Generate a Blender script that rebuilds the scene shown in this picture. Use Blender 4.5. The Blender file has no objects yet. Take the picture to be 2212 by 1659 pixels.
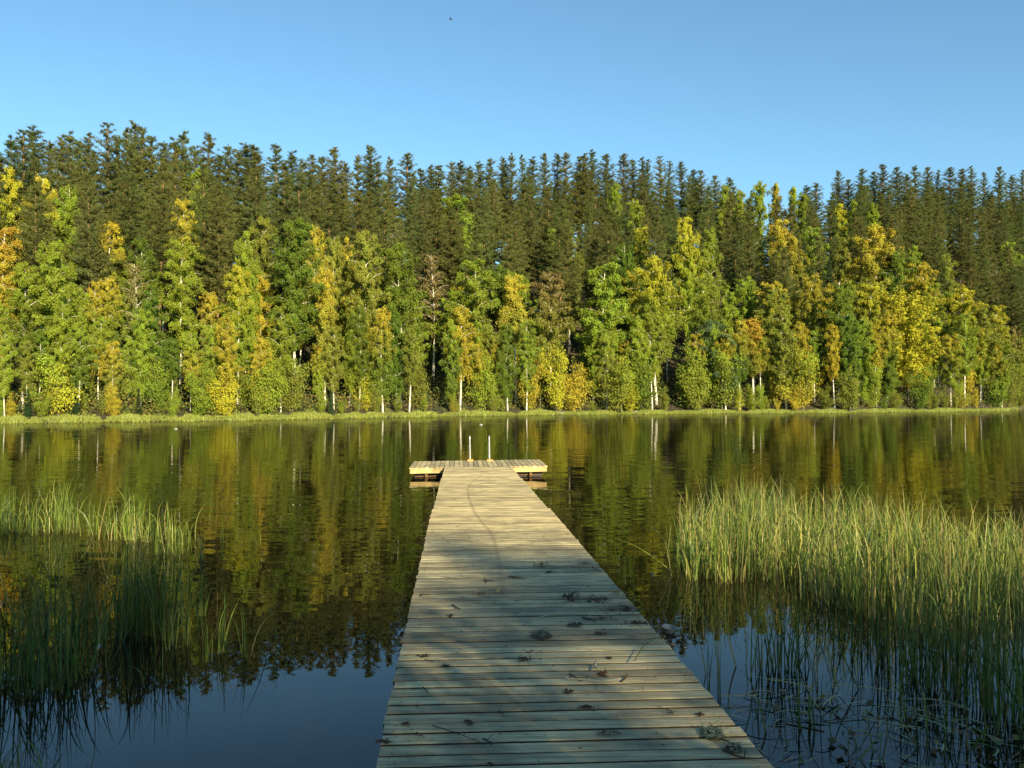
import bpy, math, random
import numpy as np
from mathutils import Vector

# ------------------------------------------------------------------ camera, sky, sun
S = bpy.context.scene
COL = S.collection
FPX, CX, CY, HOR = 1877.0, 1106.0, 829.5, 860.0
PITCH = math.atan((HOR - CY) / FPX)
HC = 1.886
cd = bpy.data.cameras.new("camera"); cam = bpy.data.objects.new("camera", cd); COL.objects.link(cam)
cd.sensor_width = 36; cd.lens = 36 * FPX / 2212; cd.clip_start = 0.05; cd.clip_end = 5000
cam.location = (0, 0, HC); cam.rotation_euler = (math.radians(90) + PITCH, 0, 0)
S.camera = cam
SUN_EL, SUN_AZ = 23.0, 25.0          # azimuth: degrees right of straight behind the camera
w = bpy.data.worlds.new("World"); S.world = w; w.use_nodes = True
wn = w.node_tree; bg = wn.nodes['Background']
sky = wn.nodes.new('ShaderNodeTexSky'); sky.sky_type = 'NISHITA'; sky.sun_disc = False
sky.sun_elevation = math.radians(SUN_EL); sky.sun_rotation = math.radians(180 - SUN_AZ)
sky.altitude = 100; sky.air_density = 1.0; sky.dust_density = 0.3; sky.ozone_density = 2.0
tintn = wn.nodes.new('ShaderNodeMix'); tintn.data_type = 'RGBA'; tintn.blend_type = 'MULTIPLY'; tintn.inputs[0].default_value = 1
wn.links.new(sky.outputs[0], tintn.inputs[6]); tintn.inputs[7].default_value = (0.73, 0.985, 1.0, 1)
wn.links.new(tintn.outputs[2], bg.inputs[0]); bg.inputs[1].default_value = 0.081
sd = bpy.data.lights.new("sun", 'SUN'); sun = bpy.data.objects.new("sun", sd); COL.objects.link(sun)
sd.energy = 5.0; sd.angle = math.radians(0.53); sd.color = (1.0, 0.86, 0.53)
ce, se = math.cos(math.radians(SUN_EL)), math.sin(math.radians(SUN_EL))
TOSUN = Vector((math.sin(math.radians(SUN_AZ)) * ce, -math.cos(math.radians(SUN_AZ)) * ce, se))
sun.rotation_euler = TOSUN.to_track_quat('Z', 'Y').to_euler()
sun.location = (20, -40, 40)
S.view_settings.view_transform = 'Standard'; S.view_settings.look = 'None'
S.view_settings.exposure = 1.22; S.view_settings.gamma = 1.0
S.cycles.max_bounces = 6; S.cycles.diffuse_bounces = 3; S.cycles.glossy_bounces = 3
S.cycles.transmission_bounces = 3; S.cycles.transparent_max_bounces = 4

rng = np.random.default_rng(7)
random.seed(7)

# ------------------------------------------------------------------ helpers
def ray(x, y):
    a = (x - CX) / FPX; b = (CY - y) / FPX
    return np.array([a, math.cos(PITCH) - b * math.sin(PITCH), math.sin(PITCH) + b * math.cos(PITCH)])
def on_z(x, y, z):
    r = ray(x, y); t = (z - HC) / r[2]; return np.array([0, 0, HC]) + r * t
def at_y(x, y, d):
    r = ray(x, y); return np.array([0, 0, HC]) + r * (d / r[1])

class MB:
    """collects faces for one mesh"""
    def __init__(s): s.v = []; s.f = []; s.c = []; s.m = []; s.n = 0
    def add(s, V, F, C=None, mat=0):
        V = np.asarray(V, float).reshape(-1, 3); k = len(V)
        if C is None: C = (0.5, 0.5, 0.5)
        C = np.broadcast_to(np.asarray(C, float), (k, 3))
        s.v.append(V); s.c.append(C)
        F = [tuple(int(i) + s.n for i in f) for f in F] if not isinstance(F, np.ndarray) else [tuple(r) for r in (F + s.n).tolist()]
        s.f += F; s.m += [mat] * len(F); s.n += k
    def box(s, lo, hi, C=None, mat=0, rot=0, org=(0, 0, 0)):
        (x0, y0, z0), (x1, y1, z1) = lo, hi
        V = np.array([(x0,y0,z0),(x1,y0,z0),(x1,y1,z0),(x0,y1,z0),(x0,y0,z1),(x1,y0,z1),(x1,y1,z1),(x0,y1,z1)], float)
        s.add(V, [(0,3,2,1),(4,5,6,7),(0,1,5,4),(1,2,6,5),(2,3,7,6),(3,0,4,7)], C, mat)
    def tube(s, P, R, n=6, C=None, mat=0, cap=True):
        P = np.asarray(P, float); R = np.broadcast_to(np.asarray(R, float), (len(P),))
        T = np.gradient(P, axis=0); T /= np.linalg.norm(T, axis=1)[:, None] + 1e-9
        ref = np.array([0.13, 0.97, 0.2]) if abs(T[0][1]) < 0.8 else np.array([1, 0, 0.1])
        U = np.cross(T, ref); U /= np.linalg.norm(U, axis=1)[:, None] + 1e-9
        W = np.cross(T, U)
        a = np.linspace(0, 2 * math.pi, n, endpoint=False)
        V = P[:, None] + R[:, None, None] * (np.cos(a)[None, :, None] * U[:, None] + np.sin(a)[None, :, None] * W[:, None])
        F = []
        for i in range(len(P) - 1):
            for j in range(n):
                k = (j + 1) % n
                F.append((i*n+j, i*n+k, (i+1)*n+k, (i+1)*n+j))
        if cap: F += [tuple(range(n))[::-1], tuple((len(P)-1)*n + j for j in range(n))]
        s.add(V.reshape(-1, 3), F, C, mat)
    def build(s, name, mats, parent=None, smooth=False, loc=None):
        me = bpy.data.meshes.new(name)
        V = np.concatenate(s.v); me.from_pydata(V.tolist(), [], s.f)
        ca = me.color_attributes.new('vc', 'FLOAT_COLOR', 'POINT')
        C = np.concatenate(s.c); ca.data.foreach_set('color', np.c_[C, np.ones(len(C))].ravel())
        if not isinstance(mats, (list, tuple)): mats = [mats]
        for m in mats: me.materials.append(m)
        if len(mats) > 1: me.polygons.foreach_set('material_index', s.m)
        if smooth: me.polygons.foreach_set('use_smooth', [True] * len(me.polygons))
        me.update()
        o = bpy.data.objects.new(name, me); COL.objects.link(o)
        if parent is not None: o.parent = parent
        if loc is not None: o.location = loc
        return o
def tag(o, label=None, cat=None, group=None, kind=None):
    for k, v in (('label', label), ('category', cat), ('group', group), ('kind', kind)):
        if v: o[k] = v
    return o
def empty(name, loc, label=None, cat=None, group=None):
    o = bpy.data.objects.new(name, None); COL.objects.link(o); o.location = loc; o.empty_display_size = 0.3
    return tag(o, label, cat, group)
def leaves(mb, P, D, L, W, C, mat=0, N=None, nz=0.7):
    """diamond leaf faces: centres P, long axis D, half length L, half width W"""
    n = len(P); D = D / (np.linalg.norm(D, axis=1)[:, None] + 1e-9)
    R = rng.normal(size=(n, 3)) if N is None else N / (np.linalg.norm(N, axis=1)[:, None] + 1e-9) + rng.normal(0, nz, (n, 3)); U = np.cross(D, R); U /= np.linalg.norm(U, axis=1)[:, None] + 1e-9
    L = np.broadcast_to(L, (n,))[:, None]; W = np.broadcast_to(W, (n,))[:, None]
    V = np.stack([P - D * L, P + U * W, P + D * L, P - U * W], 1).reshape(-1, 3)
    F = np.arange(4 * n).reshape(n, 4)
    mb.add(V, F, np.repeat(np.broadcast_to(C, (n, 3)), 4, 0), mat)

# ------------------------------------------------------------------ materials
def newmat(name):
    m = bpy.data.materials.new(name); m.use_nodes = True
    nt = m.node_tree; b = nt.nodes['Principled BSDF']
    return m, nt, b
def node(nt, t, **kw):
    n = nt.nodes.new(t)
    for k, v in kw.items():
        if k.startswith('i_'):
            n.inputs[int(k[2:]) if k[2:].isdigit() else k[2:]].default_value = v
        else: setattr(n, k, v)
    return n
def ramp(nt, fac, stops):
    r = nt.nodes.new('ShaderNodeValToRGB'); nt.links.new(fac, r.inputs[0])
    e = r.color_ramp.elements
    while len(e) < len(stops): e.new(0.5)
    for k, (p, c) in enumerate(stops): e[k].position = p; e[k].color = (*c, 1)
    return r.outputs[0]
def noise(nt, vec, scale, detail=4, rough=0.6):
    n = node(nt, 'ShaderNodeTexNoise'); n.inputs['Scale'].default_value = scale
    n.inputs['Detail'].default_value = detail; n.inputs['Roughness'].default_value = rough
    if vec is not None: nt.links.new(vec, n.inputs['Vector'])
    return n
def mixc(nt, a, b, f, mode='MIX'):
    m = nt.nodes.new('ShaderNodeMix'); m.data_type = 'RGBA'; m.blend_type = mode
    for s, v in ((m.inputs[0], f), (m.inputs[6], a), (m.inputs[7], b)):
        if hasattr(v, 'links'): nt.links.new(v, s)
        else: s.default_value = (*v, 1) if isinstance(v, tuple) else v
    return m.outputs[2]
def math_(nt, op, a, b=None):
    m = nt.nodes.new('ShaderNodeMath'); m.operation = op
    for s, v in zip(m.inputs, (a, b)):
        if v is None: continue
        if hasattr(v, 'links'): nt.links.new(v, s)
        else: s.default_value = v
    return m.outputs[0]
def mapping(nt, vec, scale):
    m = nt.nodes.new('ShaderNodeMapping'); nt.links.new(vec, m.inputs[0]); m.inputs['Scale'].default_value = scale
    return m.outputs[0]

def foliage_mat(name, transl=0.35, spread=0.5):
    """colour: two tints kept on the object (lower leaves / upper leaves), plus per-leaf variation"""
    m, nt, b = newmat(name); nt.nodes.remove(b)
    ta = node(nt, 'ShaderNodeAttribute', attribute_type='OBJECT', attribute_name='tint_low')
    tb = node(nt, 'ShaderNodeAttribute', attribute_type='OBJECT', attribute_name='tint_high')
    vc = node(nt, 'ShaderNodeAttribute', attribute_type='GEOMETRY', attribute_name='vc')
    sp = node(nt, 'ShaderNodeSeparateColor'); nt.links.new(vc.outputs[0], sp.inputs[0])
    c = mixc(nt, ta.outputs[0], tb.outputs[0], sp.outputs[1])
    h = node(nt, 'ShaderNodeHueSaturation'); nt.links.new(c, h.inputs['Color'])
    nt.links.new(math_(nt, 'ADD', math_(nt, 'MULTIPLY', sp.outputs[2], 0.06), 0.47), h.inputs['Hue'])
    nt.links.new(math_(nt, 'ADD', math_(nt, 'MULTIPLY', sp.outputs[0], spread * 2), 1 - spread), h.inputs['Value'])
    d = node(nt, 'ShaderNodeBsdfDiffuse'); t = node(nt, 'ShaderNodeBsdfTranslucent')
    nt.links.new(h.outputs[0], d.inputs[0]); nt.links.new(h.outputs[0], t.inputs[0])
    x = node(nt, 'ShaderNodeMixShader'); x.inputs[0].default_value = transl
    nt.links.new(d.outputs[0], x.inputs[1]); nt.links.new(t.outputs[0], x.inputs[2])
    nt.links.new(x.outputs[0], nt.nodes['Material Output'].inputs[0])
    return m
M_LEAF = foliage_mat('birch_leaves', 0.35, 0.45)
M_NEEDLE = foliage_mat('pine_needles', 0.15, 0.4)

def bark(name, c0, c1, scale, sharp=(0.4, 0.6), sc=(1, 1, 0.3)):
    m, nt, b = newmat(name)
    tc = node(nt, 'ShaderNodeTexCoord')
    n = noise(nt, mapping(nt, tc.outputs['Object'], sc), scale)
    nt.links.new(ramp(nt, n.outputs[0], [(sharp[0], c0), (sharp[1], c1)]), b.inputs['Base Color'])
    b.inputs['Roughness'].default_value = 0.85
    return m
M_BIRCH = bark('birch_bark', (0.06, 0.05, 0.04), (0.62, 0.58, 0.5), 2.5, (0.36, 0.46), (1, 1, 1.6))
# pine bark: grey brown low, orange high
def pine_bark():
    m, nt, b = newmat('pine_bark')
    vc = node(nt, 'ShaderNodeAttribute', attribute_type='GEOMETRY', attribute_name='vc')
    sp = node(nt, 'ShaderNodeSeparateColor'); nt.links.new(vc.outputs[0], sp.inputs[0])
    tc = node(nt, 'ShaderNodeTexCoord'); n = noise(nt, tc.outputs['Object'], 3.0)
    lo = ramp(nt, n.outputs[0], [(0.35, (0.07, 0.045, 0.03)), (0.65, (0.2, 0.13, 0.085))])
    hi = ramp(nt, n.outputs[0], [(0.35, (0.17, 0.085, 0.045)), (0.65, (0.36, 0.18, 0.09))])
    nt.links.new(mixc(nt, lo, hi, sp.outputs[1]), b.inputs['Base Color']); b.inputs['Roughness'].default_value = 0.85
    return m
M_PINE = pine_bark()
M_DARKBARK = bark('grey_bark', (0.05, 0.04, 0.03), (0.16, 0.13, 0.1), 5)

def vcmat(name, rough=0.6, transl=0.0, gloss=0.3):
    m, nt, b = newmat(name)
    vc = node(nt, 'ShaderNodeAttribute', attribute_type='GEOMETRY', attribute_name='vc')
    tc = node(nt, 'ShaderNodeTexCoord'); n = noise(nt, tc.outputs['Object'], 9.0)
    c = mixc(nt, vc.outputs[0], ramp(nt, n.outputs[0], [(0.3, (0.6, 0.6, 0.6)), (0.7, (1.25, 1.25, 1.25))]), 1.0, 'MULTIPLY')
    nt.links.new(c, b.inputs['Base Color']); b.inputs['Roughness'].default_value = rough
    b.inputs['Specular IOR Level'].default_value = gloss
    if transl:
        t = node(nt, 'ShaderNodeBsdfTranslucent'); nt.links.new(c, t.inputs[0])
        x = node(nt, 'ShaderNodeMixShader'); x.inputs[0].default_value = transl
        nt.links.new(b.outputs[0], x.inputs[1]); nt.links.new(t.outputs[0], x.inputs[2])
        nt.links.new(x.outputs[0], nt.nodes['Material Output'].inputs[0])
    return m
M_REED = vcmat('reed_blade', 0.45, 0.4, 0.4)
M_LITTER = vcmat('dry_litter', 0.85, 0.0, 0.2)
M_FLOATLEAF = vcmat('floating_leaf', 0.5, 0.15, 0.4)

def ground_mat():
    m, nt, b = newmat('forest_floor')
    tc = node(nt, 'ShaderNodeTexCoord')
    n1 = noise(nt, tc.outputs['Object'], 0.35, 6); n2 = noise(nt, tc.outputs['Object'], 4.0, 6)
    a = ramp(nt, n1.outputs[0], [(0.35, (0.025, 0.024, 0.01)), (0.52, (0.045, 0.035, 0.016)), (0.7, (0.045, 0.06, 0.016))])
    c = mixc(nt, a, ramp(nt, n2.outputs[0], [(0.3, (0.5, 0.5, 0.5)), (0.7, (1.5, 1.4, 1.2))]), 1.0, 'MULTIPLY')
    nt.links.new(c, b.inputs['Base Color']); b.inputs['Roughness'].default_value = 0.95
    return m
M_GROUND = ground_mat()

def water_mat():
    m, nt, b = newmat('lake_water')
    g = node(nt, 'ShaderNodeNewGeometry'); P = g.outputs['Position']
    # amplitude of the ripples: glassy close to the near shore, breeze further out
    sp = node(nt, 'ShaderNodeSeparateXYZ'); nt.links.new(P, sp.inputs[0])
    mr = node(nt, 'ShaderNodeMapRange', interpolation_type='SMOOTHSTEP')
    for k, v in ((1, 4.5), (2, 15.0), (3, 0.06), (4, 1.0)): mr.inputs[k].default_value = v
    nt.links.new(sp.outputs[1], mr.inputs[0])
    pn = noise(nt, mapping(nt, P, (0.05, 0.12, 1)), 1.0, 2)
    pm = ramp(nt, pn.outputs[0], [(0.35, (0.45,)*3), (0.65, (1.0,)*3)])
    amp = math_(nt, 'MULTIPLY', mr.outputs[0], pm)
    def slope(scale, seed, rough=0.5, det=2):
        mp = nt.nodes.new('ShaderNodeMapping'); nt.links.new(P, mp.inputs[0])
        mp.inputs['Scale'].default_value = scale; mp.inputs['Location'].default_value = (seed, seed * 0.7, 0)
        mp.inputs['Rotation'].default_value = (0, 0, 0.12)
        n = noise(nt, mp.outputs[0], 1.0, det, rough)
        return math_(nt, 'SUBTRACT', n.outputs[0], 0.5)
    sy = math_(nt, 'ADD', math_(nt, 'MULTIPLY', slope((0.9, 5.0, 1), 3.1), 0.08), math_(nt, 'MULTIPLY', slope((3.5, 14.0, 1), 9.7), 0.025))
    sy = math_(nt, 'ADD', sy, math_(nt, 'MULTIPLY', slope((0.25, 0.8, 1), 29.7), 0.012))
    sy = math_(nt, 'ADD', sy, math_(nt, 'MULTIPLY', slope((0.5, 1.9, 1), 51.7, .4, 1), 0.05))
    sx = math_(nt, 'MULTIPLY', slope((2.2, 4.0, 1), 17.3), 0.012)
    sy = math_(nt, 'MULTIPLY', sy, amp); sx = math_(nt, 'MULTIPLY', sx, amp)
    cb = node(nt, 'ShaderNodeCombineXYZ'); nt.links.new(sx, cb.inputs[0]); nt.links.new(sy, cb.inputs[1]); cb.inputs[2].default_value = 1
    nz = node(nt, 'ShaderNodeVectorMath', operation='NORMALIZE'); nt.links.new(cb.outputs[0], nz.inputs[0])
    nt.links.new(nz.outputs[0], b.inputs['Normal'])
    nt.nodes.remove(b)
    gl = node(nt, 'ShaderNodeBsdfGlossy'); gl.inputs['Roughness'].default_value = 0.0
    df = node(nt, 'ShaderNodeBsdfDiffuse'); df.inputs[0].default_value = (0.010, 0.0085, 0.003, 1)
    fr_ = node(nt, 'ShaderNodeFresnel'); fr_.inputs[0].default_value = 1.333
    nt.links.new(nz.outputs[0], gl.inputs['Normal']); nt.links.new(nz.outputs[0], fr_.inputs['Normal'])
    f = math_(nt, 'MULTIPLY', fr_.outputs[0], math_(nt, 'SUBTRACT', 1.0, math_(nt, 'MULTIPLY', fr_.outputs[0], 0.22)))
    x = node(nt, 'ShaderNodeMixShader'); nt.links.new(f, x.inputs[0]); nt.links.new(df.outputs[0], x.inputs[1]); nt.links.new(gl.outputs[0], x.inputs[2])
    nt.links.new(x.outputs[0], nt.nodes['Material Output'].inputs[0])
    return m
M_WATER = water_mat()

def wood_mat(name, dark, light, rough=0.75):
    """vc: r = board random, g = stain, b = second random"""
    m, nt, b = newmat(name)
    tc = node(nt, 'ShaderNodeTexCoord')
    vc = node(nt, 'ShaderNodeAttribute', attribute_type='GEOMETRY', attribute_name='vc')
    sp = node(nt, 'ShaderNodeSeparateColor'); nt.links.new(vc.outputs[0], sp.inputs[0])
    off = node(nt, 'ShaderNodeCombineXYZ'); nt.links.new(math_(nt, 'MULTIPLY', sp.outputs[2], 40.0), off.inputs[0]); nt.links.new(math_(nt, 'MULTIPLY', sp.outputs[0], 40.0), off.inputs[2])
    va = node(nt, 'ShaderNodeVectorMath', operation='ADD'); nt.links.new(tc.outputs['Object'], va.inputs[0]); nt.links.new(off.outputs[0], va.inputs[1])
    grain = noise(nt, mapping(nt, va.outputs[0], (2.0, 60.0, 20.0)), 1.0, 6, 0.65)
    blot = noise(nt, mapping(nt, va.outputs[0], (1.6, 4.0, 1.0)), 1.5, 5, 0.6)
    wet = noise(nt, mapping(nt, tc.outputs['Object'], (1.0, 1.0, 1.0)), 2.6, 5, 0.62)
    c = ramp(nt, grain.outputs[0], [(0.28, dark), (0.5, tuple((a + q) / 2 for a, q in zip(dark, light))), (0.72, light)])
    c = mixc(nt, c, ramp(nt, blot.outputs[0], [(0.3, (0.58, 0.56, 0.54)), (0.62, (1.12, 1.1, 1.06))]), 1.0, 'MULTIPLY')
    bb = ramp(nt, sp.outputs[0], [(0.0, (0.60, 0.58, 0.55)), (0.35, (0.88, 0.86, 0.82)), (0.7, (1.05, 1.0, 0.92)), (1.0, (1.22, 1.18, 1.1))])
    c = mixc(nt, c, bb, 1.0, 'MULTIPLY')
    c = mixc(nt, c, (0.09, 0.075, 0.055), math_(nt, 'MULTIPLY', ramp(nt, wet.outputs[0], [(0.5, (0,)*3), (0.66, (1,)*3)]), 0.5))
    c = mixc(nt, c, (0.10, 0.075, 0.04), sp.outputs[1])
    nt.links.new(c, b.inputs['Base Color'])
    b.inputs['Roughness'].default_value = rough; b.inputs['Specular IOR Level'].default_value = 0.25
    bp = node(nt, 'ShaderNodeBump'); bp.inputs['Strength'].default_value = 0.5; bp.inputs['Distance'].default_value = 0.003
    nt.links.new(grain.outputs[0], bp.inputs['Height']); nt.links.new(bp.outputs[0], b.inputs['Normal'])
    return m
M_WOOD = wood_mat('weathered_planks', (0.20, 0.165, 0.095), (0.70, 0.61, 0.37))
M_FASCIA = wood_mat('pale_timber', (0.38, 0.28, 0.13), (0.62, 0.48, 0.25))
M_GAPSHADE = wood_mat('gap_shade_board_edge', (0.03, 0.022, 0.014), (0.075, 0.055, 0.035))  # board sides: shade of the gaps painted into a dark wood colour
M_BROWN = wood_mat('brown_timber', (0.10, 0.06, 0.03), (0.22, 0.13, 0.06))
def plain(name, col, rough, metal=0.0):
    m, nt, b = newmat(name)
    tc = node(nt, 'ShaderNodeTexCoord'); n = noise(nt, tc.outputs['Object'], 12.0)
    nt.links.new(ramp(nt, n.outputs[0], [(0.3, tuple(c * 0.75 for c in col)), (0.7, col)]), b.inputs['Base Color'])
    b.inputs['Roughness'].default_value = rough; b.inputs['Metallic'].default_value = metal
    return m
M_STEEL = plain('galvanised_steel', (0.62, 0.63, 0.64), 0.35, 0.6)
M_PONTOON = plain('black_pontoon', (0.03, 0.03, 0.035), 0.6)
M_NAIL = plain('rusty_nail', (0.05, 0.035, 0.025), 0.6, 0.3)
M_WHITE = plain('white_plastic', (0.30, 0.29, 0.26), 0.4)
M_FOOT = plain('orange_wood_block', (0.6, 0.28, 0.07), 0.7)
M_ROCK = plain('shore_rock', (0.2, 0.18, 0.16), 0.9)

# ------------------------------------------------------------------ terrain and lake
DSX = [-6000, -1500, 0, 500, 760, 900, 1180, 1500, 1800, 2100, 2165, 2240, 2700, 8000]
DSY = [30, 55, 65.5, 74, 82.5, 88, 98, 107, 111, 124, 129, 158, 170, 120]
UCX = [-1500, 0, 300, 600, 900, 1250, 1500, 1700, 1900, 2212, 4000]
UCY = [30, 30, 32, 40, 55, 75, 80, 75, 90, 90, 90]
def shore_d(x): return np.interp(x, DSX, DSY)
def crest_u(x): return np.interp(x, UCX, UCY)
def hill(u, x):
    s = np.interp(x, [0, 1900, 2212], [0.4, 0.4, 0.46])
    uc = crest_u(x)
    t = np.clip(u, 0, None)
    up = 0.3 + s * (np.sqrt(t * t + 9) - 3)
    top = 0.3 + s * (np.sqrt(uc * uc + 9) - 3)
    k = np.minimum(up, top - 0.0 * u)
    k = np.where(u > uc, top - 0.12 * (u - uc), k)
    return np.where(u < 0, 0.3 + np.maximum(u, -8) * 0.25, np.where(u > uc, np.maximum(k, 6), k))
def ground(X, Y):
    X = np.asarray(X, float); Y = np.asarray(Y, float)
    Yc = np.maximum(Y, 8.0)
    xd = CX + FPX * X / Yc
    far = np.where(Y > 8, hill(Yc - shore_d(xd), xd), -1.7)
    near = np.clip((-Y - 3.0 + 0.6 * np.sin(X * 0.5)) * 0.16, -1.7, 3.0)
    bump = 0.35 * np.sin(X * 0.31 + Y * 0.17) * np.sin(Y * 0.23 - X * 0.11)
    z = np.maximum(far, near)
    return z + np.where(z > 0.8, bump * np.clip((z - 0.8) / 3, 0, 1), 0)
def gz(X, Y): return float(ground(X, Y))

ths = np.linspace(0, 2 * math.pi, 541)[:-1]
rs = np.concatenate([np.linspace(0.5, 20, 24), np.linspace(22, 60, 18), np.linspace(61, 260, 134), np.geomspace(275, 3000, 14)])
TH, RR = np.meshgrid(ths, rs, indexing='ij')
GX, GY = RR * np.sin(TH), RR * np.cos(TH)
GZ = ground(GX, GY); GZ = np.where(RR > 600, np.maximum(GZ, 4.0), GZ)
nT, nR = TH.shape
idx = np.arange(nT * nR).reshape(nT, nR)
a = idx[:, :-1]; b_ = np.roll(idx, -1, 0)[:, :-1]; c_ = np.roll(idx, -1, 0)[:, 1:]; d_ = idx[:, 1:]
F = np.stack([a, b_, c_, d_], -1).reshape(-1, 4)[:, ::-1]
mb = MB(); mb.add(np.stack([GX, GY, GZ], -1).reshape(-1, 3), F)
cz = float(ground(0, 0)); mb.add([(0, 0, -1.7)] + [(GX[i, 0], GY[i, 0], GZ[i, 0]) for i in range(nT)], [(0, (i + 1) % nT + 1, i + 1) for i in range(nT)])
tag(mb.build('ground', M_GROUND, smooth=True), kind='structure')
mb = MB(); Rw = 2500
mb.add([(-Rw, -Rw, 0), (Rw, -Rw, 0), (Rw, Rw, 0), (-Rw, Rw, 0)], [(0, 1, 2, 3)])
tag(mb.build('water', M_WATER), kind='structure')

# grass along the far bank
mb = MB(); n = 60000
xd = rng.uniform(-80, 2260, n)
dep = np.interp(xd, [0, 500, 1180, 1240, 1500, 1800, 2150, 2260], [3.8, 3.2, 2.6, 0.7, 1.6, 1.8, 1.2, 3])
dep = dep * (0.5 + 0.5 * np.sin(xd * 0.021) * np.sin(xd * 0.057 + 1) + .25 * np.sin(xd * .19))
Yg = shore_d(xd) - 1.3 + rng.uniform(0, 1, n) * (dep + 1.0)
Xg = (xd - CX) / FPX * Yg; Zg = np.maximum(ground(Xg, Yg), 0) - 0.02
hh = rng.uniform(0.08, 0.36, n) * (0.7 + 0.3 * np.sin(xd * 0.05))
lean = rng.normal(0, 0.12, (n, 2))
base = np.stack([Xg, Yg, Zg], 1); tip = base + np.c_[lean, hh]
wd = rng.uniform(0.02, 0.05, n); ang = rng.uniform(-0.9, 0.9, n); U = np.c_[np.cos(ang), np.sin(ang), np.zeros(n)] * wd[:, None]
gcol = np.array([(0.28, 0.36, 0.08)]) * rng.uniform(0.6, 1.2, (n, 1)) + np.array([(0.12, 0.05, 0.0)]) * rng.uniform(0, 1, (n, 1))
V = np.stack([base - U, base + U, tip], 1).reshape(-1, 3)
mb.add(V, np.arange(3 * n).reshape(n, 3), np.repeat(gcol, 3, 0))
tag(mb.build('shore_grass', M_REED), 'pale green grass fringe along the far shoreline of the lake', 'grass', kind='stuff')

# ------------------------------------------------------------------ tree builders (prototype meshes)
def birch_mesh(seed, H=16.0, R=2.0, cb=0.28, nb=60, droop=1.0, leaf=0.062, dens=48, upright=False):
    r = np.random.default_rng(seed); global rng; rng = r
    tr = MB(); cr = MB()
    zz = np.linspace(-0.6, H * 0.97, 14)
    ph = r.uniform(0, 6, 2); lean = r.normal(0, 0.012, 2)
    def tx(z): return np.stack([0.12 * np.sin(z * 0.35 + ph[0]) + lean[0] * z, 0.12 * np.sin(z * 0.3 + ph[1]) + lean[1] * z, z], -1)
    tr.tube(tx(zz), 0.02 + 0.125 * np.linspace(1, 0, 14) ** 1.25, 7)
    Pl, Dl, Cl, Nl = [], [], [], []
    for k in range(nb):
        t = cb + (0.985 - cb) * (k + r.uniform(0, 1)) / nb
        s = (t - cb) / (1 - cb)
        prof = (0.55 + 0.45 * min(1, s / 0.3)) * max(0.16, math.sqrt(max(0, 1 - (max(0, s - 0.4) / 0.62) ** 2)))
        L = R * prof * (r.uniform(0.45, 0.8) if r.uniform() < .35 else r.uniform(0.85, 1.3))
        az = k * 2.4 + r.uniform(-0.5, 0.5)
        rise = r.uniform(0.5, 1.1) * (1.3 if upright else 1) * (1 + s * 0.8)
        q = np.linspace(0, 1, 7)
        p0 = tx(np.array(H * t - L * 0.45 * rise))
        out = np.array([math.cos(az), math.sin(az)])
        br = np.stack([p0[0] + out[0] * L * q, p0[1] + out[1] * L * q, p0[2] + L * rise * (q - (0.15 if upright else 0.62) * q ** 2)], -1)
        tr.tube(br, np.linspace(0.035, 0.008, 7) * (1.2 - s * 0.6), 4, cap=False)
        nc = max(6, int(14 * L / R) + 4)
        for _ in range(nc):
            qq = r.uniform(0.0, 1.04); i = min(5, int(qq * 6)); c0 = br[i] + (br[i + 1] - br[i]) * (qq * 6 - i)
            c0 = c0 + r.normal(0, 0.13, 3)
            hang = (0.0 if upright else r.uniform(0.15, 1.1)) * droop * (0.5 + 0.7 * (1 - s))
            m = int(dens * r.uniform(0.6, 1.3))
            u = r.uniform(0, 1, m)
            off = np.c_[out[0] * u * 0.15, out[1] * u * 0.15, -u * hang] + r.normal(0, 0.10 if not upright else 0.2, (m, 3))
            P = c0 + off; Pl.append(P); Nl.append(np.repeat([[out[0] * (.4 + qq), out[1] * (.4 + qq), .55]], m, 0) + off * 1.5)
            Dl.append(np.c_[r.normal(0, 0.5, (m, 2)), -np.ones(m)] if not upright else r.normal(size=(m, 3)))
            cl = r.uniform(0, 1)
            Cl.append(np.c_[np.clip(0.5 * cl + 0.5 * r.uniform(0, 1, m), 0, 1), np.clip((P[:, 2] / H - 0.45) / 0.45 + r.normal(0, 0.12) , 0, 1), np.clip(r.uniform(0, 1, m) * 0.6 + cl * 0.4, 0, 1)])
    P, D, C, N = map(np.concatenate, (Pl, Dl, Cl, Nl))
    leaves(cr, P, D, r.uniform(0.7, 1.4, len(P)) * leaf * 1.25, r.uniform(0.6, 1.2, len(P)) * leaf * 0.8, C, N=N)
    return tr, cr
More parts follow.
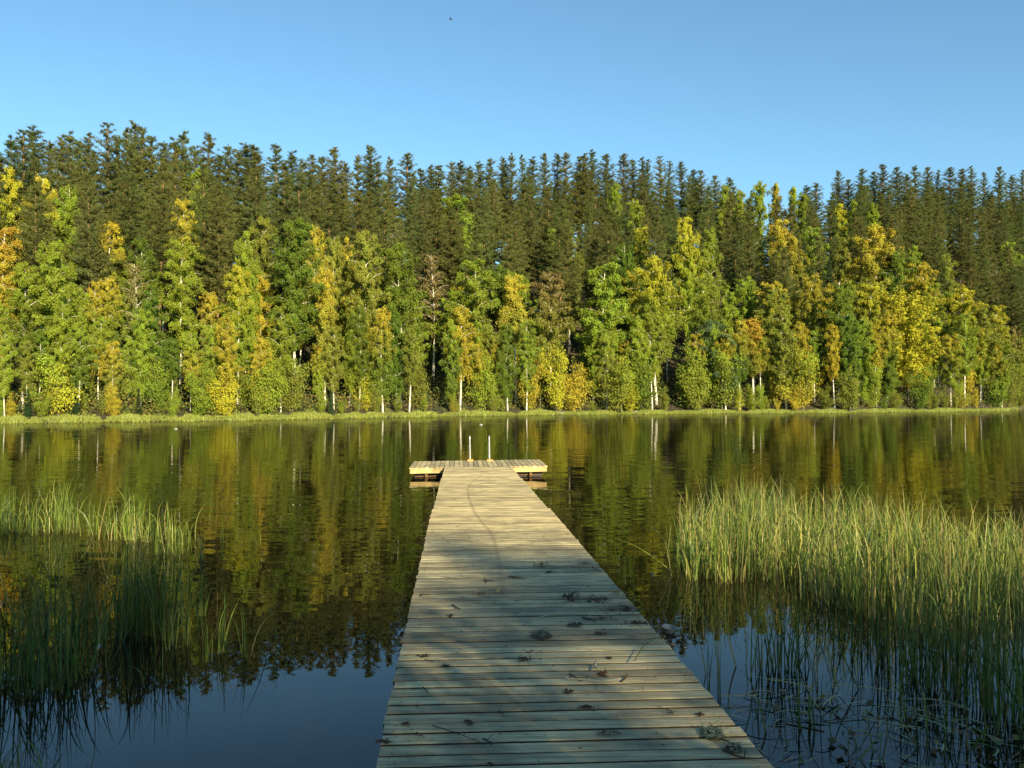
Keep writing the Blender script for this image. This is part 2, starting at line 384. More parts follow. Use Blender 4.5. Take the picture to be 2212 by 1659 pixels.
def pine_mesh(seed, H=21.0, R=2.5, cb=0.42, spruce=False):
    r = np.random.default_rng(seed); global rng; rng = r
    tr = MB(); cr = MB()
    zz = np.linspace(-0.8, H * 0.985, 14); ph = r.uniform(0, 6, 2)
    def tx(z): return np.stack([0.10 * np.sin(z * 0.25 + ph[0]), 0.10 * np.sin(z * 0.22 + ph[1]), z], -1)
    n0 = tr.n
    tr.tube(tx(zz), np.linspace(0.19, 0.03, 14), 7)
    g = np.clip((np.concatenate(tr.v)[:, 2] / H - 0.12) / 0.3, 0, 1)
    tr.c[-1] = np.c_[g * 0 + .5, g, g]
    if not spruce:                       # dead stubs on the bare part
        for _ in range(9):
            z = r.uniform(0.22, cb + .05) * H; az = r.uniform(0, 6.3); L = r.uniform(0.4, 1.3)
            p = tx(np.array(z)); tr.tube([p, p + np.array([math.cos(az) * L, math.sin(az) * L, r.uniform(-.1, .25)])], [0.03, 0.01], 4, C=(0.5, 0.2, 0), cap=False)
    Pl, Dl, Cl, Ll, Nl = [], [], [], [], []
    nw = 34 if spruce else 27
    for k in range(nw):
        s = (k + 0.3) / nw; t = cb + (0.99 - cb) * s
        if spruce: prof = 1.02 - s * 0.98
        else: prof = (0.62 + 0.38 * min(1, s / 0.18)) * (max(0.0, 1 - max(0, s - .12) / .88) ** 0.62 * 0.96 + 0.04)
        nbr = 6 if spruce else r.integers(4, 7)
        a0 = r.uniform(0, 6.3)
        for j in range(nbr):
            if not spruce and r.uniform() < 0.10: continue
            L = R * prof * r.uniform(0.6, 1.25); az = a0 + j * 6.283 / nbr + r.uniform(-0.35, 0.35)
            out = np.array([math.cos(az), math.sin(az)])
            rise = (-0.35 + 0.5 * s) if spruce else (0.05 + 0.5 * s + r.uniform(-0.12, 0.12))
            q = np.linspace(0, 1, 5); p0 = tx(np.array(H * t + (r.uniform(-.15, .15) if spruce else r.uniform(-.34, .3))))
            br = np.stack([p0[0] + out[0] * L * q, p0[1] + out[1] * L * q, p0[2] + L * (rise * q + (0.18 if not spruce else 0.15) * q ** 2)], -1)
            tr.tube(br, np.linspace(0.04, 0.01, 5) * (1.15 - .6 * s), 4, C=(0.5, 0.1, 0), cap=False)
            nc = max(8, int(13 * L / R) + 3)
            shade = r.uniform(0, 1)
            for _ in range(nc):
                qq = r.uniform(0.02, 1.03); i = min(3, int(qq * 4)); c0 = br[i] + (br[i + 1] - br[i]) * (qq * 4 - i)
                side = r.normal(0, 0.26 * L * (0.3 + qq * .35)); c0 = c0 + np.array([-out[1] * side, out[0] * side, r.normal(0, 0.06)])
                m = r.integers(18, 28)
                d = r.normal(0, 1.0, (m, 3)); d /= np.linalg.norm(d, axis=1)[:, None]
                d = d + np.array([out[0] * 0.6, out[1] * 0.6, 0.55 if not spruce else -0.3])
                sc_ = 1.15 - 0.55 * s; Ll.append(np.full(m, sc_))
                d0 = d * np.array([1.25, 1.25, .6]); Nl.append(d0 + np.array([out[0] * .5, out[1] * .5, .35]))
                Pl.append(c0 + d0 * 0.17 * sc_ + r.normal(0, 0.05 * sc_, (m, 3))); Dl.append(d)
                Cl.append(np.c_[np.clip(0.55 * shade + 0.45 * r.uniform(0, 1, m), 0, 1), np.full(m, np.clip(s + r.normal(0, .15), 0, 1)), np.clip(r.uniform(0, 1, m) * .5 + shade * .5, 0, 1)])
    for _ in range(150):
        s = r.uniform(0.0, 1.0) ** .8; m = 22; z = H * (cb + (1.0 - cb) * s); a = r.uniform(0, 6.283); q_ = (0.03 + 0.55 * (1 - s)) * r.uniform(0.1, 1)
        d = r.normal(0, 1.0, (m, 3)); d /= np.linalg.norm(d, axis=1)[:, None]; sc_ = 1.1 - .7 * s; sh = r.uniform(0, 1)
        d0 = d * np.array([1.1, 1.1, .8]); Pl.append(tx(np.array(z)) + np.array([math.cos(a) * q_, math.sin(a) * q_, 0]) + d0 * .16 * sc_); Dl.append(d + np.array([0, 0, .5]))
        Nl.append(d0 + np.array([math.cos(a) * .6, math.sin(a) * .6, .3])); Ll.append(np.full(m, sc_))
        Cl.append(np.c_[.55 * sh + .45 * r.uniform(0, 1, m), np.full(m, s), .5 * sh + .5 * r.uniform(0, 1, m)])
    P, D, C, Q, N = map(np.concatenate, (Pl, Dl, Cl, Ll, Nl))
    leaves(cr, P, D, r.uniform(0.07, 0.14, len(P)) * Q, r.uniform(0.022, 0.042, len(P)) * Q, C, N=N, nz=.5)
    return tr, cr
def bush_mesh(seed, H=4.0, R=1.6, leaf=0.068):
    r = np.random.default_rng(seed); global rng; rng = r
    tr = MB(); cr = MB(); Pl, Dl, Cl, Nl = [], [], [], []
    for k in range(13):
        az = r.uniform(0, 6.3); L = H * r.uniform(0.22, 1.0) ** .8; sp = R * r.uniform(0.15, 1.3) * (1.2 - 0.75 * L / H)
        q = np.linspace(0, 1, 5)
        br = np.stack([math.cos(az) * sp * q ** 1.2, math.sin(az) * sp * q ** 1.2, -0.2 + (L + .2) * q], -1)
        tr.tube(br, np.linspace(0.03, 0.008, 5), 4, cap=False)
        for _ in range(11):
            qq = r.uniform(0.3, 1.05); i = min(3, int(qq * 4)); c0 = br[i] + (br[i + 1] - br[i]) * (qq * 4 - i) + r.normal(0, .12, 3)
            m = r.integers(18, 44); o_ = r.normal(0, 0.17, (m, 3)) * np.array([1.3, 1.3, .8]); P = c0 + o_; cl = r.uniform(0, 1); Nl.append(o_ * 3 + np.array([math.cos(az) * .5, math.sin(az) * .5, .5]))
            Pl.append(P); Dl.append(np.c_[r.normal(0, .7, (m, 2)), -np.ones(m) * .7])
            Cl.append(np.c_[.5 * cl + .5 * r.uniform(0, 1, m), np.clip(P[:, 2] / H + r.normal(0, .15), 0, 1), .5 * cl + .5 * r.uniform(0, 1, m)])
    P, D, C, N = map(np.concatenate, (Pl, Dl, Cl, Nl))
    leaves(cr, P, D, r.uniform(0.8, 1.5, len(P)) * leaf * .9, r.uniform(0.7, 1.3, len(P)) * leaf * 0.62, C, N=N)
    return tr, cr

PROTO = {}
def proto(key, H, R, builder, barkm, leafm, names=('trunk', 'crown'), **kw):
    tr, cr = builder(H=H, R=R, **kw)
    t = tr.build(names[0], barkm, smooth=True); c = cr.build(names[1], leafm)
    PROTO.setdefault(key, []).append((t.data, c.data, H, R))
    bpy.data.objects.remove(t); bpy.data.objects.remove(c)
for k in range(7):
    proto('birch', 16, 2.0, birch_mesh, M_BIRCH, M_LEAF, seed=10 + k, cb=[.16, .28, .20, .34, .14, .30, .36][k], nb=[54, 46, 50, 42, 56, 44, 40][k], droop=[1, .8, 1.2, .9, 1, .7, 1][k])
for k in range(3):
    proto('slim', 13, 1.3, birch_mesh, M_BIRCH, M_LEAF, seed=30 + k, cb=[.2, .38, .48][k], nb=[58, 46, 40][k], droop=.6, dens=36)
proto('thin', 15, 1.6, birch_mesh, M_BIRCH, M_LEAF, seed=35, cb=.35, nb=46, droop=.5, dens=9)
proto('aspen', 14, 3.0, birch_mesh, M_DARKBARK, M_LEAF, seed=40, cb=.2, nb=60, upright=True, leaf=.10, dens=24)
proto('alder', 10, 2.0, birch_mesh, M_DARKBARK, M_LEAF, seed=41, cb=.1, nb=60, droop=.4, dens=24)
for k in range(7):
    proto('pine', 21, 2.5, pine_mesh, M_PINE, M_NEEDLE, seed=50 + k, cb=[.3, .4, .34, .28, .42, .32, .36][k])
for k in range(2):
    proto('spruce', 14, 1.9, pine_mesh, M_DARKBARK, M_NEEDLE, seed=60 + k, cb=.06, spruce=True)
for k in range(4):
    proto('bush', 4, 1.6, bush_mesh, M_DARKBARK, M_LEAF, names=('branches', 'foliage'), seed=70 + k)

COLS = dict(
    green=(0.11, 0.155, 0.024), lime=(0.18, 0.225, 0.03), ygreen=(0.205, 0.26, 0.032), olive=(0.18, 0.20, 0.035),
    yellow=(0.38, 0.36, 0.035), gold=(0.33, 0.28, 0.035), orange=(0.36, 0.245, 0.035), brown=(0.17, 0.135, 0.05),
    greygreen=(0.07, 0.105, 0.045), pine=(0.110, 0.124, 0.036), pine2=(0.090, 0.112, 0.036), spruce=(0.045, 0.075, 0.03))
PR = random.Random(5)
TREES = []
def tree(kind, name, x, u, ytop, lo, hi, wpx=None, label=None, cat='tree', group=None, pick=None, height=None, X=None, Y=None):
    D = float(shore_d(x)) + u if Y is None else Y
    X = (x - CX) / FPX * D if X is None else X
    g = gz(X, D)
    if height is None: height = (HOR - ytop) / FPX * D + HC - g
    vs = PROTO[kind]; td, cdm, H, R = vs[PR.randrange(len(vs))] if pick is None else vs[pick % len(vs)]
    e = empty(name, (X, D, g - 0.05), label, cat, group)
    sz = height / H; sx = (wpx / 2 * D / FPX / R * 1.12) if wpx else sz * PR.uniform(0.85, 1.15)
    sx = min(max(sx, sz * 0.5), sz * 1.6)
    e.scale = (sx, sx, sz); e.rotation_euler = (0, 0, PR.uniform(0, 6.28))
    nm = ('branches', 'foliage') if kind == 'bush' else ('trunk', 'crown')
    t = bpy.data.objects.new(nm[0], td); c = bpy.data.objects.new(nm[1], cdm)
    for o in (t, c): COL.objects.link(o); o.parent = e
    j = PR.uniform(0.85, 1.15) * (1.0 if kind in ('pine', 'spruce') else 1.14); jj = PR.uniform(-0.012, 0.012)
    f = lambda k: [max(0.01, COLS[k][0] * j + jj), COLS[k][1] * j, COLS[k][2] * j]
    c['tint_low'] = f(lo); c['tint_high'] = f(hi)
    TREES.append((x, u, ytop, e)); return e

# ---- birches that stand out: x, top, depth behind shore, width, low colour, top colour, kind, label
NAMED = [
 (12,358,22,75,'ygreen','yellow','birch','tall yellow-green birch rising highest at the left edge of the wood'),
 (88,373,20,64,'ygreen','gold','birch','tall birch with a golden orange tip, high on the left'),
 (147,393,20,68,'ygreen','ygreen','birch','pointed yellow-green birch just right of the golden-tipped one'),
 (2,480,12,85,'gold','orange','birch','deep orange birch cut off by the left edge of the view'),
 (118,520,5,95,'ygreen','ygreen','birch','broad yellow-olive birch over a dark-banded white trunk at left'),
 (235,470,16,84,'green','gold','birch','rounded orange-gold birch crown above the left reeds'),
 (305,508,10,60,'green','green','birch','green birch immediately right of the rounded orange-gold crown'),
 (50,560,4,75,'green','ygreen','birch','leafy green birch at the waterside below the deep orange birch'),
 (395,422,18,58,'olive','gold','birch','copper-gold birch below the bright light-green crown'),
 (350,440,19,52,'olive','olive','birch','dull olive birch left of the copper-gold birch'),
 (388,510,8,82,'ygreen','ygreen','birch','yellow-olive birch with long bright trunk, foliage reaching the bank'),
 (420,355,27,70,'lime','lime','birch','bright light-green crown alone among the pines on the left slope'),
 (296,560,6,60,'olive','brown','thin','sparse brownish birch beside the pair of white trunks'),
 (325,620,4,62,'green','green','birch','short green birch left of the yellow-olive birch on the bank'),
 (514,565,4,62,'ygreen','yellow','birch','bright yellow birch over a clean white trunk'),
 (532,492,10,62,'ygreen','ygreen','birch','yellow-green birch directly behind the bright yellow one'),
 (567,460,14,62,'olive','olive','birch','olive birch between the bright yellow and the broad green birch'),
 (632,463,6,95,'green','green','birch','broad dense green birch, tallest in the left middle'),
 (681,480,10,52,'olive','gold','birch','golden birch hugging the right side of the broad green one'),
 (702,575,4,46,'olive','gold','slim','narrow golden-olive birch at the bank beside the broad green one'),
 (720,500,12,50,'olive','olive','birch','olive-gold birch behind the narrow golden-olive one'),
 (748,505,14,50,'olive','gold','birch','rusty gold birch left of the long white trunk'),
 (788,490,6,78,'olive','olive','birch','olive-gold birch with the longest bare white trunk'),
 (865,515,5,105,'green','green','birch','bushy green birch reaching the bank left of the platform'),
 (937,540,12,58,'brown','brown','thin','brown thin-leaved birch between green neighbours'),
 (1010,458,26,62,'ygreen','ygreen','birch','yellow-green birch among pines, straight above the ladder'),
 (975,415,38,88,'lime','lime','birch','wide bright light-green crown high on the middle slope'),
 (1027,555,5,92,'olive','ygreen','birch','full yellow-olive birch behind the ladder'),
 (1110,592,5,56,'olive','gold','slim','narrow golden birch right of the ladder'),
 (1187,487,30,42,'ygreen','ygreen','slim','small yellow-green crown between dark pines in the middle'),
 (1232,490,24,58,'olive','olive','birch','dull olive birch crown on the middle slope'),
 (1192,580,5,72,'olive','brown','birch','brownish olive birch at the bank over a white foot'),
 (1302,560,4,98,'ygreen','ygreen','birch','wide yellow-green birch with slim white trunk at the water'),
 (1328,390,50,26,'lime','lime','slim','slim light-green spire near the top of the middle slope'),
 (1375,425,45,50,'ygreen','ygreen','birch','pale yellow-green crown near the top of the middle slope'),
 (1396,485,22,46,'ygreen','yellow','birch','yellow crown above the yellow-tipped green birch'),
 (1350,520,12,62,'green','green','birch','green birch behind the wide yellow-green one'),
 (1414,548,4,98,'lime','yellow','birch','tall conical green birch with yellow tip at the water'),
 (1490,465,25,62,'ygreen','yellow','birch','yellow birch on the tilted white trunk beside the dark gap'),
 (1535,487,25,52,'olive','ygreen','birch','yellow-green birch right of the tilted white trunk'),
 (1530,595,8,66,'green','lime','birch','fresh green birch above the grey-green alder'),
 (1625,685,4,52,'olive','orange','slim','small birch with an orange tip right of the alder'),
 (1690,468,28,74,'olive','gold','birch','orange-gold birch high on the right slope'),
 (1670,615,8,82,'olive','olive','birch','olive birch above the small orange-tipped one'),
 (1757,484,30,64,'lime','lime','birch','light-green birch right of the orange-gold one on the slope'),
 (1765,590,10,62,'olive','gold','birch','golden-brown birch in the middle of the right-hand wood'),
 (1810,610,5,72,'green','green','birch','deep green birch reaching the bank right of the golden-brown one'),
 (1830,505,25,50,'olive','olive','birch','muted olive birch left of the big golden crown'),
 (1895,480,20,104,'olive','gold','birch','big domed golden crown, highest birch on the right'),
 (1880,605,8,56,'olive','yellow','birch','yellow birch below the big domed golden crown'),
 (1960,640,4,112,'yellow','yellow','aspen','bright lemon yellow aspen near the point'),
 (1947,535,16,62,'green','green','birch','green birch on the right shoulder of the big golden crown'),
 (1984,560,14,62,'olive','gold','birch','gold-topped birch above the lemon yellow aspen'),
 (2016,600,10,64,'lime','ygreen','birch','light olive birch right behind the lemon yellow aspen'),
 (2072,615,8,72,'ygreen','yellow','birch','yellow birch halfway down the point'),
 (2120,650,5,62,'olive','olive','birch','olive birch toward the tip of the point'),
 (2152,655,6,52,'olive','yellow','birch','yellowish birch before the last tree of the point'),
 (2164,730,1,64,'lime','lime','birch','last green birch leaning over the tip of the point'),
 (1675,392,70,24,'gold','gold','slim','tiny golden spire on the skyline saddle'),
 (1640,386,68,46,'ygreen','ygreen','birch','pale yellow-green crown on the skyline saddle'),
 (1566,395,66,30,'ygreen','ygreen','slim','small yellow-green crown at the left end of the skyline saddle'),
 (1712,400,66,26,'ygreen','ygreen','slim','little yellow-green spire right of the tiny golden one'),
 (1600,405,62,34,'lime','lime','slim','light-green crown just below the skyline saddle'),
 (1735,415,62,30,'lime','lime','slim','light-green spire in the dip of the skyline'),
 (1815,436,60,30,'ygreen','yellow','slim','first of three narrow spires below the right pines'),
 (1842,430,58,24,'ygreen','ygreen','slim','middle of three narrow spires below the right pines'),
 (1890,434,58,24,'lime','ygreen','slim','last of three narrow spires below the right pines'),
 (1975,527,34,30,'green','lime','slim','small green spire right of the big golden crown'),
 (2046,545,34,34,'olive','olive','slim','small dull spire in front of the dark right pines'),
 (2184,518,36,50,'pine','ygreen','birch','yellow-tipped tree among dark pines at the right edge'),
]
for (x, yt, u, wp, lo, hi, k, lb) in NAMED:
    tree(k, {'aspen': 'aspen_tree', 'alder': 'alder_tree'}.get(k, 'birch_tree'), x, u, yt, lo, hi, wp, lb, 'tree', 'deciduous trees of the far shore')
tree('alder', 'alder_tree', 1540, 2.5, 690, 'greygreen', 'greygreen', 95, 'dark grey-green alder at the water beside the black gap', 'tree', 'deciduous trees of the far shore')
# landmarks for telling the filling trees apart
LM = [(5, 'the deep orange birch'), (88, 'the golden-tipped birch'), (235, 'the rounded orange-gold crown'), (395, 'the copper-gold birch'),
      (514, 'the bright yellow birch'), (632, 'the broad green birch'), (788, 'the longest white trunk'), (937, 'the brown thin-leaved birch'),
      (1034, 'the ladder'), (1110, 'the narrow golden birch'), (1192, 'the brownish olive birch'), (1302, 'the wide yellow-green birch'), (1414, 'the yellow-tipped green birch'),
      (1490, 'the tilted white trunk'), (1625, 'the small orange-tipped birch'), (1690, 'the orange-gold slope birch'), (1765, 'the golden-brown birch'),
      (1895, 'the big golden crown'), (1960, 'the lemon yellow aspen'), (2072, 'the yellow point birch'), (2164, 'the last point birch')]
ORD = ['', 'first', 'second', 'third', 'fourth', 'fifth', 'sixth', 'seventh', 'eighth', 'ninth', 'tenth', 'eleventh', 'twelfth', 'thirteenth', 'fourteenth', 'fifteenth', 'sixteenth', 'seventeenth', 'eighteenth', 'nineteenth', 'twentieth']
def name_fill(items, what, rowname, group):
    """items: list of (x, obj). Label by nearest landmark, side and rank."""
    by = {}
    for x, o, w_ in items:
        k = min(range(len(LM)), key=lambda i: abs(LM[i][0] - x)); side = 'left' if x < LM[k][0] else 'right'
        by.setdefault((k, side), []).append((abs(x - LM[k][0]), o, w_))
    for (k, side), L in by.items():
        L.sort(key=lambda t: t[0])
        for i, (dx, o, w_) in enumerate(L):
            if dx < 4 and i == 0: pass
            o['label'] = f"{w_} {what} {rowname}, {ORD[i + 1]} {side} of {LM[k][1]}"; o['group'] = group

# ---- filling birches of the bank
BC = ['green', 'lime', 'ygreen', 'olive', 'olive', 'ygreen', 'gold']
WORD = {'green': 'green', 'lime': 'light-green', 'ygreen': 'yellow-green', 'olive': 'olive', 'gold': 'golden', 'orange': 'orange', 'yellow': 'yellow', 'brown': 'brown'}
fills = {0: [], 1: []}; x = -50.0
while x < 2175:
    for row, (u0, u1, t0, t1) in enumerate([(0.5, 5, 640, 740), (8, 15, 570, 650)]):
        if x > 1440 and x < 1482 and row == 0: continue
        if x > 1455 and x < 1530 and row == 1: continue
        if PR.random() < 0.12: continue
        xx = x + PR.uniform(-10, 10); xx = xx - 22 if 1000 < xx < 1024 else xx; col = PR.choice(BC); tp = PR.uniform(t0, t1)
        env = np.interp(xx, [1930, 2000, 2080, 2150, 2190], [500, 590, 640, 690, 760])
        e = tree('birch' if PR.random() < 0.7 else 'slim', 'birch_tree', xx, PR.uniform(u0, u1), max(tp, env), col, PR.choice([col, 'gold', 'ygreen', 'ygreen', col]), None, cat='tree')
        fills[row].append((xx, e, WORD[col]))
    x += PR.uniform(26, 40)
name_fill(fills[0], 'birch', 'in the front row at the bank', 'deciduous trees of the far shore')
name_fill(fills[1], 'birch', 'in the second row', 'deciduous trees of the far shore')
# ---- undergrowth at the waterside
bl = []; x = -40.0
while x < 2190:
    if not 1450 < x < 1478:
        col = PR.choice(['olive', 'ygreen', 'gold', 'olive', 'green', 'gold', 'ygreen', 'lime', 'green', 'yellow', 'olive'])
        e = tree('bush', 'bush', x, PR.uniform(0.2, 2.5) if x < 1180 else PR.uniform(-.6, 1.5), PR.choice([PR.uniform(750, 800), PR.uniform(820, 865), PR.uniform(820, 865)]), col, PR.choice([col, 'ygreen']), None, cat='bush')
        e.scale[0] = e.scale[1] = e.scale[2] * PR.uniform(0.6, 1.05)
        bl.append((x, e, WORD[col]))
    x += PR.choice([PR.uniform(12, 26), PR.uniform(30, 70)])
name_fill(bl, 'bush', 'at the waterside', 'bushes along the far waterline')
bl = []; x = -30.0
while x < 2150:
    if not 1440 < x < 1490:
        col = PR.choice(['olive', 'ygreen', 'olive', 'green', 'gold', 'lime'])
        e = tree('bush', 'bush', x, PR.uniform(3.5, 9), PR.uniform(735, 800), col, PR.choice([col, 'olive']), None, cat='bush')
        e.scale[0] = e.scale[1] = e.scale[2] * PR.uniform(0.7, 1.0)
        bl.append((x, e, WORD[col]))
    x += PR.uniform(60, 110)
name_fill(bl, 'tall bush', 'behind the front bushes', 'bushes along the far waterline')

RE = [('birch', 2186, 4, 700, 'olive', 'brown', 'olive brown birch in the shade right of the last point birch'), ('birch', 2206, 7, 690, 'green', 'olive', 'dull green birch cut by the right edge'),
      ('pine', 2192, 14, 610, 'pine2', 'pine2', 'pine right of the point, low on the dark slope'), ('pine', 2212, 18, 570, 'pine2', 'pine2', 'pine on the right edge, low on the dark slope'), ('pine', 2178, 24, 590, 'pine', 'pine', 'slim pine just above the last point birch'),
      ('birch', 2225, 3, 740, 'olive', 'olive', 'half-hidden olive birch at the right edge bank'),
      ('pine', 2011, 58, 470, 'pine', 'pine', 'full pine on the upper slope straight above the light olive birch'), ('pine', 2018, 84, 400, 'pine2', 'pine2', 'pine just under the skyline above the lemon yellow aspen')]
for (k, x, u, yt, lo, hi, lb) in RE: tree(k, k + '_tree', x, u, yt, lo, hi, None, lb, 'tree', 'deciduous trees of the far shore' if k == 'birch' else 'pines of the far hillside')
for i, (x, u, yt) in enumerate([(2176, 1, 800), (2188, 1.5, 790), (2200, 1, 810), (2212, 2, 780), (2195, 5, 740), (2181, 7, 730)]):
    tree('bush', 'bush', x, u, yt, 'olive', 'olive' if i % 2 else 'brown', None, f"dusky olive bush in the shade right of the point, {ORD[i + 1]} {'lower' if i < 4 else 'upper'} one", 'bush', 'bushes along the far waterline')
cs = []; x = -20.0
while x < 2290:
    e = tree('spruce', 'spruce_tree', x, float(crest_u(x)) - PR.uniform(-5, 6), 0, 'spruce', 'pine2', None, None, height=PR.uniform(5.5, 9.5)); e.scale[0] = e.scale[1] = PR.uniform(.7, 1.0)
    cs.append((x, e, PR.choice(['young', 'low', 'dark']))); x += PR.uniform(26, 40)
name_fill(cs, 'spruce', 'under the ridge pines', 'young spruces below the ridge')
mb = MB(); n = 5200; xd = PR and rng.uniform(-80, 2330, n); U_ = rng.uniform(0, 1, n)
uu = 5 + U_ * (crest_u(xd) + 6); Yg = shore_d(xd) + uu; Xg = (xd - CX) / FPX * Yg; Zg = ground(Xg, Yg)
m = 11; hs = rng.uniform(.4, 3.2, n) ** 1.0
P = np.repeat(np.c_[Xg, Yg, Zg + hs * .5], m, 0) + rng.normal(0, 1, (n * m, 3)) * np.repeat(np.c_[hs * .3 + .2, hs * .3 + .2, hs * .28], m, 0)
cc = np.array([(.05, .065, .02), (.08, .08, .025), (.09, .06, .03), (.05, .07, .03)])[rng.integers(0, 4, n)]
leaves(mb, P, rng.normal(size=(n * m, 3)), rng.uniform(.10, .22, n * m), rng.uniform(.06, .12, n * m), np.repeat(cc, m, 0))
n = 3600; xd = rng.uniform(-80, 2290, n); uu = rng.uniform(1.2, 15, n); Yg = shore_d(xd) + uu; Xg = (xd - CX) / FPX * Yg; Zg = ground(Xg, Yg); hs = rng.uniform(.4, 2.4, n); m = 22
P = np.repeat(np.c_[Xg, Yg, Zg + hs * .5], m, 0) + rng.normal(0, 1, (n * m, 3)) * np.repeat(np.c_[hs * .35 + .2, hs * .3 + .2, hs * .3], m, 0)
cc = np.array([(.07, .095, .02), (.11, .13, .025), (.14, .13, .03), (.05, .08, .02), (.17, .13, .03)])[rng.integers(0, 5, n)]
leaves(mb, P, rng.normal(size=(n * m, 3)), rng.uniform(.07, .13, n * m), rng.uniform(.05, .08, n * m), np.repeat(cc, m, 0))
tag(mb.build('undergrowth', M_LITTER), 'dark undergrowth of shrubs and saplings between the trunks on the far slope', 'undergrowth', kind='stuff')
# ---- pines: the skyline, then the slope
SKY = [(-30,300),(18,290),(45,278),(70,272),(105,300),(128,288),(143,280),(165,300),(188,284),(228,262),(252,290),(272,275),(287,260),(303,270),(324,290),(352,300),
 (372,295),(396,282),(420,315),(446,282),(470,330),(490,308),(514,320),(532,305),(546,308),(594,305),(627,322),(652,345),(672,330),(695,335),(720,315),(745,345),(772,330),(796,311),
 (815,345),(842,338),(880,326),(908,360),(930,352),(945,354),(975,345),(997,343),(1015,355),(1035,348),(1057,337),(1085,335),(1102,328),(1128,332),(1150,336),(1176,326),(1203,328),(1226,325),
 (1252,335),(1265,330),(1282,322),(1310,330),(1348,328),(1368,340),(1387,338),(1402,342),(1427,335),(1446,345),(1475,345),(1497,362),(1516,365),(1546,376),(1577,380),(1747,400),(1768,392),(1812,366),(1835,385),
 (1866,360),(1890,368),(1910,350),(1938,358),(1962,372),(1980,354),(2005,358),(2030,365),(2058,358),(2082,360),(2103,357),(2130,368),(2165,357),(2190,375),(2215,365),(2240,370)]
sk = []
SX = [s[0] for s in SKY]; SY = [s[1] for s in SKY]
for (x, yt) in SKY:
    u = float(crest_u(x)) + PR.uniform(-8, 3)
    col = PR.choice(['pine', 'pine', 'pine2'])
    e = tree('pine', 'pine_tree', x + PR.uniform(-2, 2), u, yt, col, col, None, cat='tree')
    e.scale[0] = e.scale[1] = PR.uniform(0.9, 1.4)
    sk.append((x, e, PR.choice(['tall', 'dark', 'slender', 'full'])))
name_fill(sk, 'pine', 'on the skyline', 'pines of the far hillside')
slope = []; placed = []
tries = 0
while len(slope) < 225 and tries < 20000:
    tries += 1
    x = PR.uniform(-60, 2300); uc = float(crest_u(x)); u0_ = 13 if x < 2170 else 4; u = u0_ + (uc - 4 - u0_) * PR.random() ** 0.8
    D = float(shore_d(x)) + u; X = (x - CX) / FPX * D
    if any((X - a) ** 2 + (D - b) ** 2 < 3.6 ** 2 for a, b in placed): continue
    if 1455 < x < 1500 and u < 22: continue
    g = gz(X, D); Ht = PR.uniform(15, 21.5); yt = HOR - FPX * (g + Ht - HC) / D
    lim = float(np.interp(x, SX, SY)) + PR.uniform(14, 50)
    if yt < lim: Ht -= (lim - yt) * D / FPX; yt = lim
    if Ht < 11: continue
    if 1560 < x < 1800 and u > 55 and PR.random() < 0.6: continue
    placed.append((X, D)); col = PR.choice(['pine', 'pine', 'pine2'])
    kk = 'spruce' if PR.random() < 0.05 else 'pine'
    e = tree(kk, kk + '_tree', x, u, yt, 'spruce' if kk == 'spruce' else col, 'spruce' if kk == 'spruce' else col, None, cat='tree')
    e.scale[0] = e.scale[1] = PR.uniform(0.8, 1.15)
    slope.append((x, u / uc, e))
rows = {}
for (x, f, e) in slope:
    rows.setdefault('lower' if f < 0.5 else 'middle' if f < 0.75 else 'upper', []).append((x, e, PR.choice(['dark', 'tall', 'slim', 'dense'])))
for k, L in rows.items(): name_fill(L, 'conifer', f'on the {k} slope', 'pines of the far hillside')
for i, (x, yt) in enumerate([(165, 835), (60, 850), (300, 848), (715, 850)]):
    tree('spruce', 'spruce_tree', x, 1.0, yt - 12, 'spruce', 'spruce', None, 'young dark spruce on the bank ' + ['between white trunks at left', 'near the left edge', 'below the green birch', 'below the golden-olive birch'][i], 'tree', 'young spruces on the bank')

# ---- trees on the near shore behind the camera: they throw the foreground shade
hx, hy = -math.sin(math.radians(SUN_AZ)), math.cos(math.radians(SUN_AZ)); TE = math.tan(math.radians(SUN_EL))
NEAR = []
for i, px in enumerate(np.arange(-16, 15, 2.8)):
    NEAR.append((float(px), float(9.9 - 0.40 * px + 0.5 * math.sin(px * 1.7)) + (.4 if px > 2.5 else 0), 17 + (i * 7 % 4), 'thin' if -3 < px < 0 else 'slim' if 0 < px < 3 else 'birch' if i % 3 else 'pine', 2.5))
for i, px in enumerate([-14, -11, -8, -5.5, 3.2, 5.6, 8.2, 11]):
    NEAR.append((float(px), float(6.3 - 0.35 * px), 13 + (i * 5 % 4), 'pine', 2.4))
NEAR += [(-0.9, 10.2, 17, 'thin', 2.4)]
for i, (px, py, Ht, k, rad) in enumerate(NEAR):
    X, Y = px, py
    for _ in range(6):
        L = (Ht + gz(X, Y)) / TE; X, Y = px - hx * L, py - hy * L
    e = tree(k, k.replace('slim', 'birch').replace('thin', 'birch') + '_tree', 0, 0, 0, 'olive' if k != 'pine' else 'pine', 'ygreen' if k != 'pine' else 'pine', None,
             f"{['yellowing birch', 'pine'][k == 'pine']} behind the photographer on the near shore, {'the sparse one' if i > 19 - (len(NEAR) < 20) and i == len(NEAR) - 1 else ORD[i % 12 + 1] + ' from left'} in the {['back', 'front'][i > 11]} row", 'tree', 'shade trees behind the dock', height=Ht, X=X, Y=Y)
    e.scale[0] = e.scale[1] = rad / 2.0 * 1.15

